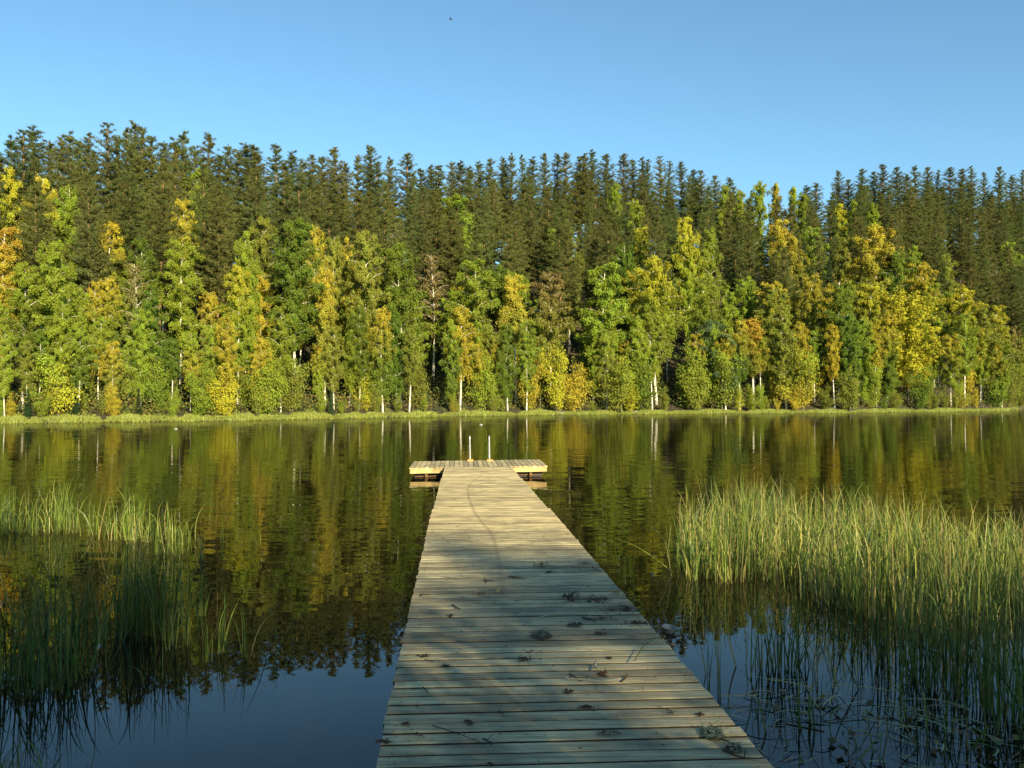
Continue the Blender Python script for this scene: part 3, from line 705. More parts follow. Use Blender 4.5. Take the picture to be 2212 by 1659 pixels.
for i, (X, Y, Ht) in enumerate([(-13, -6, 6.5), (-10, -7.5, 7), (-7.5, -6, 6), (-5, -7.5, 6), (-2.6, -6.6, 5), (3.0, -6.4, 5.2), (5.4, -7.4, 5.8), (8, -6, 5.4), (10.5, -7, 6), (13.5, -6, 6)]):  # unseen bushes, added to cut the skylight on the near deck
    e = tree('bush', 'bush', 0, 0, 0, 'green', 'olive', None, f"unseen green bush added to block skylight, {['left', 'right'][X > 0]} of the dock root, {ORD[i % 5 + 1]} from the left", 'bush', 'added skylight-blocking bushes on the near bank', height=Ht, X=X, Y=Y)
    e.scale[0] = e.scale[1] = 1.25

# ------------------------------------------------------------------ dock
stain_px = [(1018,1020.6),(1055,1020.8),(1043,1023),(1026,1037),(1014,1050),(1010,1062),(1013,1082),(1024,1105),(1040,1128),(1058,1149),(1068,1170),(1073,1192),(1077,1215),(1082,1245),(1086,1290),(1088,1340),(1090,1390)]
DK = 1.886 - 1.56
STP = np.array([on_z(x, y, DK if y > 1100 else 0.27)[:2] for x, y in stain_px])
STW = 0.55 * np.array([.012, .05, .02, .02, .022, .025, .028, .028, .028, .028, .028, .028, .035, .04, .05, .05, .05])
STI = 0.75 * np.array([.4, .8, .6, .6, .65, .65, .65, .65, .65, .65, .65, .6, .45, .3, .22, .15, .0])
def stain(P):
    best = np.zeros(len(P))
    for i in range(len(STP) - 1):
        a, b = STP[i], STP[i + 1]; d = b - a
        t = np.clip(((P - a) @ d) / (d @ d), 0, 1); q = a + t[:, None] * d
        r = np.linalg.norm(P - q, axis=1) / (STW[i] + (STW[i + 1] - STW[i]) * t)
        best = np.maximum(best, np.clip(1.6 - r, 0, 1) * (STI[i] + (STI[i + 1] - STI[i]) * t))
    return best
R3 = np.random.default_rng(3)
def planks(mb, P0, P1, width, pitch, gap, thick=0.03, nseg=70, do_stain=True, jit=0.004, nails=(0.06,)):
    """boards laid across the line P0 -> P1 (3-D centre line of the deck surface)"""
    P0, P1 = np.array(P0, float), np.array(P1, float); ax = P1 - P0; Ln = np.linalg.norm(ax); ax /= Ln
    sd_ = np.array([ax[1], -ax[0], 0]); sd_ /= np.linalg.norm(sd_)
    nb_ = int(round(Ln / pitch)); pitch = Ln / nb_
    for k in range(nb_):
        c = P0 + ax * pitch * (k + 0.5); w = pitch - gap * R3.uniform(0.8, 1.2)
        l0, l1 = -width / 2 + R3.normal(0, jit) , width / 2 + R3.normal(0, jit)
        yaw = R3.normal(0, 0.0015); dz = R3.normal(0, 0.0012); cup = R3.normal(0.001, 0.001); roll = R3.normal(0, .003)
        xs = np.linspace(l0, l1, nseg)
        prof = [(-w/2, -thick), (-w/2, -0.004), (-w/2 + .004, 0), (0, cup), (w/2 - .004, 0), (w/2, -0.004), (w/2, -thick)]
        br, b2 = R3.uniform(0, 1), R3.uniform(0, 1)
        V = []
        for (py, pz) in prof:
            V.append(c[None] + sd_[None] * xs[:, None] + ax[None] * (py + yaw * xs[:, None]) + np.array([0, 0, 1])[None] * (pz + dz + roll * py))
        V = np.concatenate(V)
        st = stain(V[:, :2]) if do_stain else np.zeros(len(V))
        C = np.c_[np.full(len(V), br), st, np.full(len(V), b2)]
        F = []; F2 = []
        m = len(prof)
        for j in range(m):
            jn = (j + 1) % m
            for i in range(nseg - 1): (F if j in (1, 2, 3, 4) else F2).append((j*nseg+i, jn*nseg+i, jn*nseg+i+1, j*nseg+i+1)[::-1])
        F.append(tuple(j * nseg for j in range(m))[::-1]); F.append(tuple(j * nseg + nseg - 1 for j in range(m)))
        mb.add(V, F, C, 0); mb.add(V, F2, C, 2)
        for nx in nails:
            for s_ in (-1, 1):
                for fy in (-0.27, 0.27):
                    q = c + sd_ * (s_ * (width / 2 - nx) + R3.normal(0, .004)) + ax * (fy * w + R3.normal(0, .003)) + np.array([0, 0, dz + cup + 0.0012 + abs(roll)*w*.3])
                    a = np.linspace(0, 6.283, 7)[:-1]
                    mb.add(q + 0.0042 * (np.cos(a)[:, None] * sd_ + np.sin(a)[:, None] * ax), [tuple(range(6))], None, 1)
def pt(x, y, d): return at_y(x, y, d)
def obox(mb, A, B, wid, hgt, C=(0.5, 0, 0.5), mat=0):
    """beam from A to B (top centre line), width, height downwards"""
    A, B = np.array(A, float), np.array(B, float); ax = B - A; ax /= np.linalg.norm(ax)
    sd_ = np.array([ax[1], -ax[0], 0]); sd_ /= np.linalg.norm(sd_); dn = np.array([0, 0, -hgt])
    V = [A - sd_*wid/2 + dn, A + sd_*wid/2 + dn, B + sd_*wid/2 + dn, B - sd_*wid/2 + dn, A - sd_*wid/2, A + sd_*wid/2, B + sd_*wid/2, B - sd_*wid/2]
    mb.add(V, [(0,3,2,1),(4,5,6,7),(0,1,5,4),(1,2,6,5),(2,3,7,6),(3,0,4,7)], C, mat)
ZN, ZF = 0.349, 0.328
def C3(x, y, z): return (x, y, z)
nearA = (0.26 + 0.064 * 3.9, 3.61 - 3.9, ZN + .005); nearB = (-0.295, 12.29, ZF)
midA = (-0.297, 12.30, ZF - .002); midB = (-0.622, 17.6, 0.273)
endA = (-0.622, 17.61, 0.271); endB = (-0.805, 20.66, 0.262)
def section(name, A, B, width, label, nseg):
    e = empty(name, (0, 0, 0), label, 'dock walkway', 'walkway sections of the dock')
    mb = MB(); planks(mb, A, B, width, 0.125, 0.023, nseg=nseg); mb.build('deck_boards', [M_WOOD, M_NAIL, M_GAPSHADE], e)
    A, B = np.array(A), np.array(B); sd_ = np.array([.998, .064, 0])
    for s_ in (-1, 0, 1):
        mb = MB(); o = sd_ * s_ * (width / 2 - 0.10) + np.array([0, 0, -0.034]); obox(mb, A + o, B + o, 0.05, 0.15); mb.build('stringer', M_BROWN, e)
    n = max(2, int(np.linalg.norm(B - A) / 3))
    for k in range(n):
        for s_ in (-1, 1):
            p = A + (B - A) * ((k + 0.5) / n) + sd_ * s_ * (width / 2 - 0.19) + np.array([0, 0, -0.04])
            mb = MB(); mb.tube([p, p - np.array([0, 0, 2.2])], 0.05, 10, (0.5, 0, .5)); mb.build('post', M_BROWN, e, smooth=False)
    return e
section('dock_walkway', nearA, nearB, 1.66, 'long plank walkway running out from the near shore, half in tree shade', 70)
section('dock_walkway', midA, midB, 1.62, 'middle sunlit plank section of the walkway with a winding dark stain', 90)
section('dock_walkway', endA, endB, 1.58, 'last short plank section of the walkway overlapping the swimming platform', 90)

# platform
FL = at_y(883.7, 1010.7, 20.60); FR = at_y(1183.2, 1006.2, 20.80)
fr = (FR - FL); W_ = np.linalg.norm(fr); fr /= W_; bk = np.array([-fr[1], fr[0], 0]); bk /= np.linalg.norm(bk); DP = 2.15
pf = empty('swimming_platform', (FL + fr * W_ / 2).tolist(), 'floating wooden swimming platform at the end of the dock with steel ladder rails', 'platform')
def P_(a, b, z): return FL + fr * a + bk * b + np.array([0, 0, z])
def LB(mb, name, mats, smooth=False):
    o = mb.build(name, mats, pf, smooth); o.location = (-pf.location).to_tuple(); return o
mb = MB(); planks(mb, P_(0, DP / 2, 0), P_(W_, DP / 2, 0), DP, 0.117, 0.010, nseg=12, do_stain=False, jit=.006)
LB(mb, 'deck_boards', [M_WOOD, M_NAIL, M_GAPSHADE])
mb = MB(); obox(mb, P_(0.02, 0.035, -0.032), P_(W_ - .02, 0.035, -0.032), 0.05, 0.105, (0.7, 0, .4)); LB(mb, 'front_beam', M_FASCIA)
mb = MB(); obox(mb, P_(0.02, DP - .035, -0.032), P_(W_ - .02, DP - .035, -0.032), 0.05, 0.105, (0.6, 0, .2)); LB(mb, 'back_beam', M_FASCIA)
for a_ in (0.045, W_ - 0.045):
    mb = MB(); obox(mb, P_(a_, .062, -0.032), P_(a_, DP - .062, -0.032), 0.05, 0.105, (0.4, 0, .6)); LB(mb, 'side_beam', M_FASCIA)
for a_ in (0.40, W_ / 2, W_ - 0.40):
    mb = MB(); obox(mb, P_(a_, .062, -0.034), P_(a_, DP - .062, -0.034), 0.055, 0.2, (0.4, 0, .8)); LB(mb, 'bearer', M_BROWN)
for a_ in (0.12, 0.47, W_ - 0.37 - .47 + .12, W_ - 0.37):
    mb = MB(); mb_lo = P_(a_, 0.22, -0.139)
    obox(mb, P_(a_ + .13, 0.2, -0.142), P_(a_ + .13, DP - .2, -0.142), 0.24, 0.34); LB(mb, 'pontoon', M_PONTOON)
for a_ in (0.41, W_ - 0.41):
    mb = MB(); obox(mb, P_(a_ - .03, .14, -0.139), P_(a_ + .03, .14, -0.139), 0.06, 0.22, (0.9, 0, .5)); LB(mb, 'cross_post', M_BROWN)
mb = MB(); obox(mb, P_(0.12, 0.17, -0.205), P_(W_ - .12, .17, -0.205), 0.03, 0.02, (0.5, 0, .1)); LB(mb, 'rail_strip', M_BROWN)
# ladder
ladder = []
for xx in (1014.3, 1056.2):
    base = on_z(xx + 1.5, 996.6, 0.245)
    base = base + bk * 0.0; z0 = base[2]
    pts = [base + np.array([0, 0, 0.02])]
    top = 0.60
    for t in np.linspace(0.1, 0.9, 5): pts.append(base + np.array([-0.012 * t, 0, top * t]))
    for t in np.linspace(0, math.pi, 9): pts.append(base + np.array([-0.012, 0, top]) + bk * (0.055 - 0.055 * math.cos(t)) + np.array([0, 0, 0.05 * math.sin(t)]))
    for t in np.linspace(0.1, 1.6, 7): pts.append(base + np.array([-0.012, 0, top - t]) + bk * 0.11)
    mb = MB(); mb.tube(pts, 0.017, 10); h = LB(mb, 'ladder_rail', M_STEEL, True)
    mb = MB(); obox(mb, base - fr * 0.075 + np.array([0, 0, .048]), base + fr * 0.075 + np.array([0, 0, .048]), 0.13, 0.045)
    f = mb.build('mounting_block', M_FOOT, h); ladder.append(base)
for t in (-0.05, -0.33, -0.61):
    mb = MB(); A = ladder[0] + bk * .11 + np.array([0, 0, t - .2]); B = ladder[1] + bk * .11 + np.array([0, 0, t - .2])
    obox(mb, A, B, 0.07, 0.025); LB(mb, 'ladder_rung', M_STEEL)

# ------------------------------------------------------------------ litter on the deck
def z5(x, y): return (1100 + x / 1.58) / 1.4756, (1700 + y / 1.58) / 1.4756
def deck_z(Y): return float(np.interp(Y, [-.3, 12.29, 17.6, 20.9], [ZN + .005, ZF, .273, .262])) + 0.002
def on_deck(px, py):
    p = on_z(px, py, 0.335)
    return on_z(px, py, deck_z(p[1]))
DARK = (0.05, 0.035, 0.022); MIDB = (0.09, 0.05, 0.025); PALE = (0.42, 0.38, 0.24); TAN = (0.35, 0.24, 0.10); LICH = (0.16, 0.20, 0.13)
R4 = np.random.default_rng(11)
def twig_pts(pz, lift=0.006):
    P = [on_deck(*z5(*q)) + np.array([0, 0, lift + R4.uniform(0, .008)]) for q in pz]
    P = np.array(P); t = np.linspace(0, 1, len(P)); tt = np.linspace(0, 1, 4 * len(P))
    Q = np.stack([np.interp(tt, t, P[:, k]) for k in range(3)], 1); Q[:, :2] += R4.normal(0, .002, (len(Q), 2)); return Q
def twig(pz, r, col, label, side=2, lift=0.006):
    mb = MB(); Q = twig_pts(pz, lift); c = Q.mean(0); c[2] = Q[:, 2].min() - r
    mb.tube(Q - c, np.linspace(r, r * .45, len(Q)), 6, col)
    for _ in range(side):
        i = R4.integers(2, len(Q) - 2); d = R4.normal(0, .03, 3); d[2] = abs(d[2]) * .3
        mb.tube([Q[i] - c, Q[i] - c + d * .6, Q[i] - c + d], [r * .5, r * .4, r * .25], 4, col)
    tag(mb.build('twig', M_LITTER, loc=c), label, 'twig', 'twigs lying on the deck')
twig([(440,975),(520,1003),(600,1030),(700,1070)], .0028, DARK, 'long thin dark twig slanting across the nearest boards on the left')
twig([(698,1045),(722,1065),(742,1085)], .004, DARK, 'short dark twig at the lower end of the long slanting one')
twig([(775,900),(790,915),(812,935)], .0028, MIDB, 'small brown forked twig in the middle of the near boards')
twig([(720,1165),(735,1172),(752,1182)], .004, DARK, 'dark twig cut by the bottom edge of the view')
twig([(540,368),(560,380),(585,390)], .006, DARK, 'stubby black twig on the left side halfway along the shade')
twig([(1195,432),(1235,440),(1268,448)], .007, DARK, 'thick dark stick in the sun patch on the right')
twig([(1110,740),(1200,748),(1290,752),(1390,745)], .006, PALE, 'long pale peeled stick on the right side of the shaded deck')
twig([(1262,672),(1258,690),(1272,708),(1300,712)], .008, PALE, 'curled pale stem standing up beside the peeled stick', 0, .02)
twig([(1130,715),(1165,735),(1190,752)], .005, DARK, 'dark twig touching the left end of the peeled stick')
twig([(1395,752),(1415,735),(1425,722)], .005, MIDB, 'brown twig at the right end of the peeled stick')
twig([(1850,1045),(1890,1040),(1950,1070),(1960,1080)], .005, DARK, 'dark branch beneath the lichen tuft near the right corner')
twig([(1900,1105),(1960,1125),(2045,1148)], .006, DARK, 'dark branch pointing to the right edge in the nearest corner')
twig([(820,225),(860,228),(905,235)], .006, DARK, 'thin dark twig near the far end of the shade')
twig([(920,608),(935,604),(950,596)], .004, MIDB, 'small brown twig in the centre of the shaded deck')
twig([(390,785),(410,802),(420,812)], .003, DARK, 'tiny dark twig near the left edge of the shaded deck')
twig([(1640,905),(1652,915),(1645,925)], .003, MIDB, 'tiny bent twig right of centre on the near boards')
twig([(1620,900),(1660,908)], .003, DARK, 'short straight twig beside the tiny bent one')
twig([(360,1010),(380,1022),(400,1035)], .003, MIDB, 'fine brown twig near the left front boards')
twig([(1245,175),(1262,188),(1290,198)], .005, DARK, 'bent dark twig by the right edge at the far end of the shade')
twig([(900,445),(1000,425),(1090,398)], .003, PALE, 'long faint straw across the middle of the shade')
twig([(480,220),(540,225),(610,238)], .004, PALE, 'pale straw on the left at the far end of the shade')
twig([(400,640),(430,648),(445,655)], .003, DARK, 'dark needle twig left of centre in deep shade')
twig([(380,310),(385,325)], .005, MIDB, 'brown twig standing on the left edge of the deck')
twig([(1440,310),(1452,340),(1455,362)], .004, DARK, 'dark stem crossing the right edge of the deck')
twig([(1460,668),(1500,600),(1560,555),(1615,535)], .0035, (0.06, 0.12, 0.03), 'green sedge blade arching over the right edge of the deck', 0, .03)
def clump(z, rx, ry, n, cols, label, cat='debris', name='leaf_litter', h=0.008, size=.016, twigs=3):
    c = on_deck(*z5(*z)); mb = MB()
    sx_ = rx / 1.58 / 1.4756 * c[1] / FPX; sy_ = ry / 1.58 / 1.4756 * c[1] ** 2 / (FPX * 1.55)
    cl_ = .6 if name == 'lichen_tuft' else 1.6
    P = np.c_[np.clip(R4.normal(0, sx_ * .55, n), -sx_ * cl_, sx_ * cl_), np.clip(R4.normal(0, sy_ * .5, n), -sy_ * cl_, sy_ * cl_), np.abs(R4.normal(0, h * .45, n)) + .003]
    col = np.array(cols)[R4.integers(0, len(cols), n)] * R4.uniform(.7, 1.3, (n, 1))
    global rng; rng = R4
    D = R4.normal(size=(n, 3)); D[:, 2] *= .12
    leaves(mb, P, D, R4.uniform(.5, 1.5, n) * size, R4.uniform(.3, .9, n) * size * .6, col, N=np.repeat([[0, 0, 1.]], n, 0), nz=.35)
    if name == 'lichen_tuft':
        an = np.linspace(0, 6.283, 15)[:-1]; rr = R4.uniform(.75, .95, 14)
        mb.add(np.c_[np.cos(an) * rr * sx_, np.sin(an) * rr * sy_, np.full(14, .004)], [tuple(range(14))], np.array(cols[-1]))
    for _ in range(twigs):
        a = np.array([R4.normal(0, sx_ * .5), R4.normal(0, sy_ * .5), .004]); d = R4.normal(0, 1, 3) * np.array([sx_ * .35, max(sy_ * .3, .015), .006])
        d[2] = abs(d[2]); m_ = a + d * .5 + R4.normal(0, .006, 3); m_[2] = abs(m_[2]) + .003
        mb.tube([a, m_, a + d], [.0026, .002, .001], 4, np.array(cols[0]) * R4.uniform(.7, 1.3))
    tag(mb.build(name, M_LITTER, loc=c), label, cat, 'litter clumps on the deck')
clump((985,160),42,16,60,[DARK,MIDB],'dark leaf clump nearest the sunlit part of the deck')
clump((1030,196),24,8,25,[DARK],'small dark clump just below the farthest leaf clump')
clump((1190,150),60,8,25,[DARK,TAN],'thin scatter of bits right of the farthest leaf clump')
clump((716,243),20,8,20,[DARK,MIDB],'small dark clump left of the middle at the far shade')
clump((678,307),34,8,25,[MIDB,TAN],'flat brown leaves left of the yellow leaf')
clump((1138,325),48,34,130,[DARK,MIDB],'biggest black litter heap beside the sun patch', h=.018)
clump((1270,338),85,14,120,[DARK,MIDB],'long black strand of litter running right from the big heap', h=.015)
clump((1380,303),40,16,60,[TAN,PALE,(.4,.3,.08)],'yellowish dry leaves at the right edge in the sun')
clump((1425,385),60,22,110,[DARK,MIDB],'dark litter by the right edge below the yellowish leaves', h=.015)
clump((1320,385),50,18,40,[MIDB,TAN],'brown crumbs in the middle of the sun patch')
clump((1155,462),38,18,60,[DARK,MIDB],'dark clump at the lower left of the sun patch')
clump((1300,430),60,14,50,[MIDB,TAN],'reddish brown leaves along the sun patch')
clump((1475,455),50,12,55,[DARK,MIDB],'dark clump at the right edge below the sun patch')
clump((1290,507),30,8,20,[MIDB],'small brown clump below the sun patch')
clump((990,517),62,26,180,[LICH,(.10,.10,.06),DARK],'grey-green lichen tuft in the centre of the shaded deck','lichen','lichen_tuft',.035,.008,22)
clump((767,290),16,12,16,[(.45,.38,.12)],'single yellow crumpled leaf in the far shade','leaf','dry_leaf')
clump((528,417),14,8,12,[DARK],'dark speck of litter on the left below the black twig')
clump((898,638),34,12,30,[DARK,LICH],'dark damp clump in the middle of deep shade')
clump((395,620),22,6,14,[DARK],'black shred at the left in deep shade')
clump((505,670),16,10,14,[DARK],'dark shred left of centre above the near boards')
clump((1300,712),30,10,30,[MIDB,(.25,.06,.04)],'reddish leaf bits under the curled pale stem')
clump((1330,632),14,6,10,[DARK],'black speck above the curled pale stem')
clump((1130,800),26,8,16,[DARK],'small dark clump below the peeled stick')
clump((308,962),26,7,10,[(.14,.05,.035)],'dark red leaf on the left near board','leaf','dry_leaf')
clump((1310,1010),40,12,14,[(.16,.07,.04)],'reddish brown leaf in the middle near boards','leaf','dry_leaf')
clump((620,955),24,10,8,[MIDB],'curled brown leaf in the light patch on the near boards','leaf','dry_leaf')
clump((1850,1012),70,40,330,[LICH,(.22,.26,.17),(.12,.13,.08)],'big grey-green lichen tuft near the right front corner','lichen','lichen_tuft',.045,.008,40)
clump((1955,1092),50,22,90,[LICH,DARK],'small lichen tuft on the branch in the right front corner','lichen','lichen_tuft',.03,.008,14)
clump((1785,915),18,7,10,[DARK],'dark crumb right of centre on the near boards')
clump((200,1055),26,8,16,[MIDB,DARK],'brown bits on the left edge of the near boards')
clump((1220,880),50,10,16,[DARK,MIDB],'faint dark bits in the middle of the near boards')
# fine crumbs and needles all over
mb = MB(); n = 900
t = R4.uniform(0, 1, n) ** 0.75; Yc = 2.8 + t * 8.5; sx_ = R4.uniform(-.8, .8, n)
Xc = 0.49 - 0.064 * Yc + sx_ ; Zc = np.interp(Yc, [-.3, 12.29], [ZN + .005, ZF]) + .0045
rng = R4; D = R4.normal(size=(n, 3)); D[:, 2] = 0
L_ = R4.uniform(.003, .016, n); 
leaves(mb, np.c_[Xc, Yc, Zc], D, L_, R4.uniform(.001, .004, n), np.array([DARK, MIDB, TAN, DARK])[R4.integers(0, 4, n)])
tag(mb.build('needle_crumbs', M_LITTER), 'fine scattered needles and crumbs over the shaded boards', 'litter', kind='stuff')

# ------------------------------------------------------------------ reeds
R5 = np.random.default_rng(21)
GREENS = np.array([(0.12, 0.19, 0.03), (0.20, 0.27, 0.045), (0.06, 0.12, 0.024), (0.30, 0.33, 0.06)])
STRAW = np.array([(0.42, 0.36, 0.12), (0.36, 0.27, 0.10), (0.30, 0.32, 0.09)])
def blades(mb, B, H, Wd, lean, bend, straw, nseg=7):
    """B base points (n,2) at the water; H heights; lean/bend strengths"""
    n = len(B); az = R5.uniform(0, 6.283, n); d = np.c_[np.cos(az), np.sin(az)]
    q = np.linspace(0, 1, nseg + 1)
    kb = np.abs(R5.normal(0, bend, n)); ln = R5.normal(0, lean, n)
    # arc: curvature grows to the tip
    th = ln[:, None] + kb[:, None] * q[None] ** 2.2 * 2.2
    ds = H[:, None] / nseg
    hz = np.cumsum(np.sin(th), 1) * ds; vz = np.cumsum(np.cos(th), 1) * ds
    hz = np.c_[np.zeros(n), hz[:, :-1]]; vz = np.c_[np.zeros(n), vz[:, :-1]] - 0.06
    C_ = np.stack([B[:, 0, None] + d[:, 0, None] * hz, B[:, 1, None] + d[:, 1, None] * hz, vz], -1)
    fa = R5.uniform(0, 3.14, n); U = np.c_[np.cos(fa), np.sin(fa), np.zeros(n)]
    wq = (1 - q ** 2.5 * 0.9)[None] * Wd[:, None] / 2
    Lf = C_ - U[:, None] * wq[..., None]; Rt = C_ + U[:, None] * wq[..., None]
    V = np.stack([Lf, Rt], 2).reshape(n, -1, 3)
    m = nseg + 1; k = np.arange(nseg); f = np.stack([2*k, 2*k+1, 2*k+3, 2*k+2], -1)
    F = (f[None] + (np.arange(n) * 2 * m)[:, None, None]).reshape(-1, 4)
    isst = R5.uniform(0, 1, n) < straw
    col = np.where(isst[:, None], STRAW[R5.integers(0, 3, n)], GREENS[R5.integers(0, 4, n)]) * R5.uniform(.7, 1.3, (n, 1))
    cc = np.repeat(col[:, None], 2 * m, 1); mixt = np.repeat(np.stack([q, q], 1).reshape(1, -1, 1), n, 0)
    cc = cc * (1 - .0 * mixt) ; base_b = np.clip(1 - mixt * 4, 0, 1) * .5
    cc = cc * (1 - base_b) + np.array([.16, .11, .045]) * base_b
    mb.add(V.reshape(-1, 3), F, cc.reshape(-1, 3))
def wpt(x, y): return on_z(x, y, 0.0)[:2]
def poly_sample(n, poly):
    poly = np.array(poly); lo, hi = poly.min(0), poly.max(0); out = []
    while len(out) < n:
        p = R5.uniform(lo, hi, (n * 3, 2)); ins = np.zeros(len(p), bool); j = len(poly) - 1
        for i in range(len(poly)):
            c = (poly[i, 1] > p[:, 1]) != (poly[j, 1] > p[:, 1])
            xx = (poly[j, 0] - poly[i, 0]) * (p[:, 1] - poly[i, 1]) / (poly[j, 1] - poly[i, 1] + 1e-12) + poly[i, 0]
            ins ^= c & (p[:, 0] < xx); j = i
        out += p[ins].tolist()
    return np.array(out[:n])
# main right-hand bed (base outline in picture pixels of the water line)
bed = [wpt(*p) for p in [(1450,1235),(1465,1185),(1520,1150),(1650,1140),(1800,1150),(1950,1175),(2100,1200),(2290,1180),(2420,1300),(2300,1370),(2150,1372),(2000,1362),(1900,1345),(1820,1325),(1740,1290),(1600,1262),(1500,1250)]]
c0 = poly_sample(330, bed); n = 4600
ci = R5.integers(0, len(c0), n); B = c0[ci] + R5.normal(0, .09, (n, 2))
dens = np.clip(1.15 - 0.10 * np.maximum(0, B[:, 0] - 4.2) - R5.uniform(0, 1, n), 0, 1) > 0
B = B[dens]; n = len(B)
mb = MB(); blades(mb, poly_sample(420, bed), R5.uniform(.4, .9, 420), R5.uniform(.006, .012, 420), .5, .9, .5)
blades(mb, B, (.42 + .56 * R5.uniform(0, 1, n) ** 1.3) * np.interp(B[:, 0], [1.5, 3, 6, 9], [.92, 1.0, .85, .9]), R5.uniform(.006, .013, n), .14, .6, .30)
tag(mb.build('reed_bed', M_REED), 'dense sunlit bed of green and straw-coloured sedge right of the dock', 'reeds', kind='stuff')
def clumps(name, items, label, cat='reeds', kind='stuff'):
    mb = MB()
    for (x, y, rad, cnt, h, lean, bend, straw) in items:
        c = wpt(x, y); cnt = max(4, int(cnt * .42 * (2.2 if x < 420 and y < 1200 else 1.0 if x > 1850 else 1))); B = c + R5.normal(0, rad * .75, (cnt, 2)) * np.array([1, .8])
        blades(mb, B, R5.uniform(.5, 1.05, cnt) * h, R5.uniform(.006, .012, cnt), lean * 1.35, bend * 1.4, straw)
        if y > 1240: mb.c[-1] = mb.c[-1] * .62  # shade on the near clumps put into their blade colours
    return tag(mb.build(name, M_REED), label, cat, kind=kind)
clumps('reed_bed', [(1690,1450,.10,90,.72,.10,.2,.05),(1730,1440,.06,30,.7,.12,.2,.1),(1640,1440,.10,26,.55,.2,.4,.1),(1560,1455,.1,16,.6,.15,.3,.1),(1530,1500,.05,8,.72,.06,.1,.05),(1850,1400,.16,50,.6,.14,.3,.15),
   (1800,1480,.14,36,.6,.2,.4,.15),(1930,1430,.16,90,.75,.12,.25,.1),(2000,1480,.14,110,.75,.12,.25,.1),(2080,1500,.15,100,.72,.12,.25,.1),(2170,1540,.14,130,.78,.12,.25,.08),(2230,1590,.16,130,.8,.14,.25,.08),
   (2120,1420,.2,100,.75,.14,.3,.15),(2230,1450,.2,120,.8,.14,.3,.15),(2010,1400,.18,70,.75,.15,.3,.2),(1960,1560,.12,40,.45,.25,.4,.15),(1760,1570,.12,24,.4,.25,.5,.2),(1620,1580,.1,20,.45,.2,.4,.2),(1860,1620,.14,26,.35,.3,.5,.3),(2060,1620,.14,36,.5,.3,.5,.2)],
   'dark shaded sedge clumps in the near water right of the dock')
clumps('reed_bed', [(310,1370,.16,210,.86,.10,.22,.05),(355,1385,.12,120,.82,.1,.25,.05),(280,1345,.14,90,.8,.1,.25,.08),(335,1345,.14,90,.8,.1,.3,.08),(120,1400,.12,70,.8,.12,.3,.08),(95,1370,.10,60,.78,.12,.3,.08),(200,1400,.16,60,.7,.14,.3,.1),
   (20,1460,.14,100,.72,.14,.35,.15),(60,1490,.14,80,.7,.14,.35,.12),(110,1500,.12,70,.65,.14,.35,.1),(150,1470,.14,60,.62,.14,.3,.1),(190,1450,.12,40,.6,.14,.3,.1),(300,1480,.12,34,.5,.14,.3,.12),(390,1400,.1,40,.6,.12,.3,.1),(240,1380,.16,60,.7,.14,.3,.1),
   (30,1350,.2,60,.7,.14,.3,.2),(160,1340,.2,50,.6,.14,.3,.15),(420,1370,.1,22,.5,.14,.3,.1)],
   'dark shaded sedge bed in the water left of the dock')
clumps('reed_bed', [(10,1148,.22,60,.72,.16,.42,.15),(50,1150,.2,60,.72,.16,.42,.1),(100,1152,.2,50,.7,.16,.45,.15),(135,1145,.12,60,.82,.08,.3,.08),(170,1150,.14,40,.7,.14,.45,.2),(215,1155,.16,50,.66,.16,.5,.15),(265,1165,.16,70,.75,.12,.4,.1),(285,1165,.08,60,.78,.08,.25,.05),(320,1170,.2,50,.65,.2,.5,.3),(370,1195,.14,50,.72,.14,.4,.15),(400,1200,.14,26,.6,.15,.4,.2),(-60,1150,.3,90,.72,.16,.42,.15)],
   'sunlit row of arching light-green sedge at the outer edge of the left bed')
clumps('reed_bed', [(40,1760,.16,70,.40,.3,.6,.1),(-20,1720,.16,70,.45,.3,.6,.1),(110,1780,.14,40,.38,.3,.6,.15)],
   'bright sedge blades poking into the lower left corner')
def tuft(x, y, cnt, h, lean, bend, straw, label, rad=.02):
    mb = MB(); c = wpt(x, y); B = R5.normal(0, rad, (cnt, 2)); blades(mb, B, R5.uniform(.6, 1.05, cnt) * h, R5.uniform(.005, .008, cnt), lean, bend, straw)
    tag(mb.build('reed_tuft', M_REED, loc=(c[0], c[1], 0)), label, 'reeds', 'single sedge tufts standing in the left water')
tuft(434, 1330, 20, .50, .10, .6, .0, 'light-green fountain-shaped sedge tuft at the right end of the left bed')
tuft(390, 1308, 9, .42, .08, .3, .0, 'small light-green tuft left of the fountain-shaped one')
tuft(437, 1212, 7, .62, .10, .3, .5, 'tall tuft with an orange dry stem behind the fountain-shaped one')
tuft(482, 1205, 5, .50, .06, .12, .2, 'upright pair of pale blades farthest right in the lit row')
tuft(478, 1410, 12, .55, .10, .4, .1, 'dark tuft with long drooping reflection below the fountain-shaped one')
tuft(530, 1420, 9, .50, .14, .5, .2, 'small bent tuft closest to the dock on the left')
tuft(445, 1430, 12, .40, .10, .3, .0, 'short dark tuft left of the small bent one')
tuft(590, 1425, 3, .62, .45, .9, .0, 'few long blades arching right over open water')
tuft(560, 1180, 2, .4, .3, .6, .3, 'lone dry stem in open water left of the walkway')

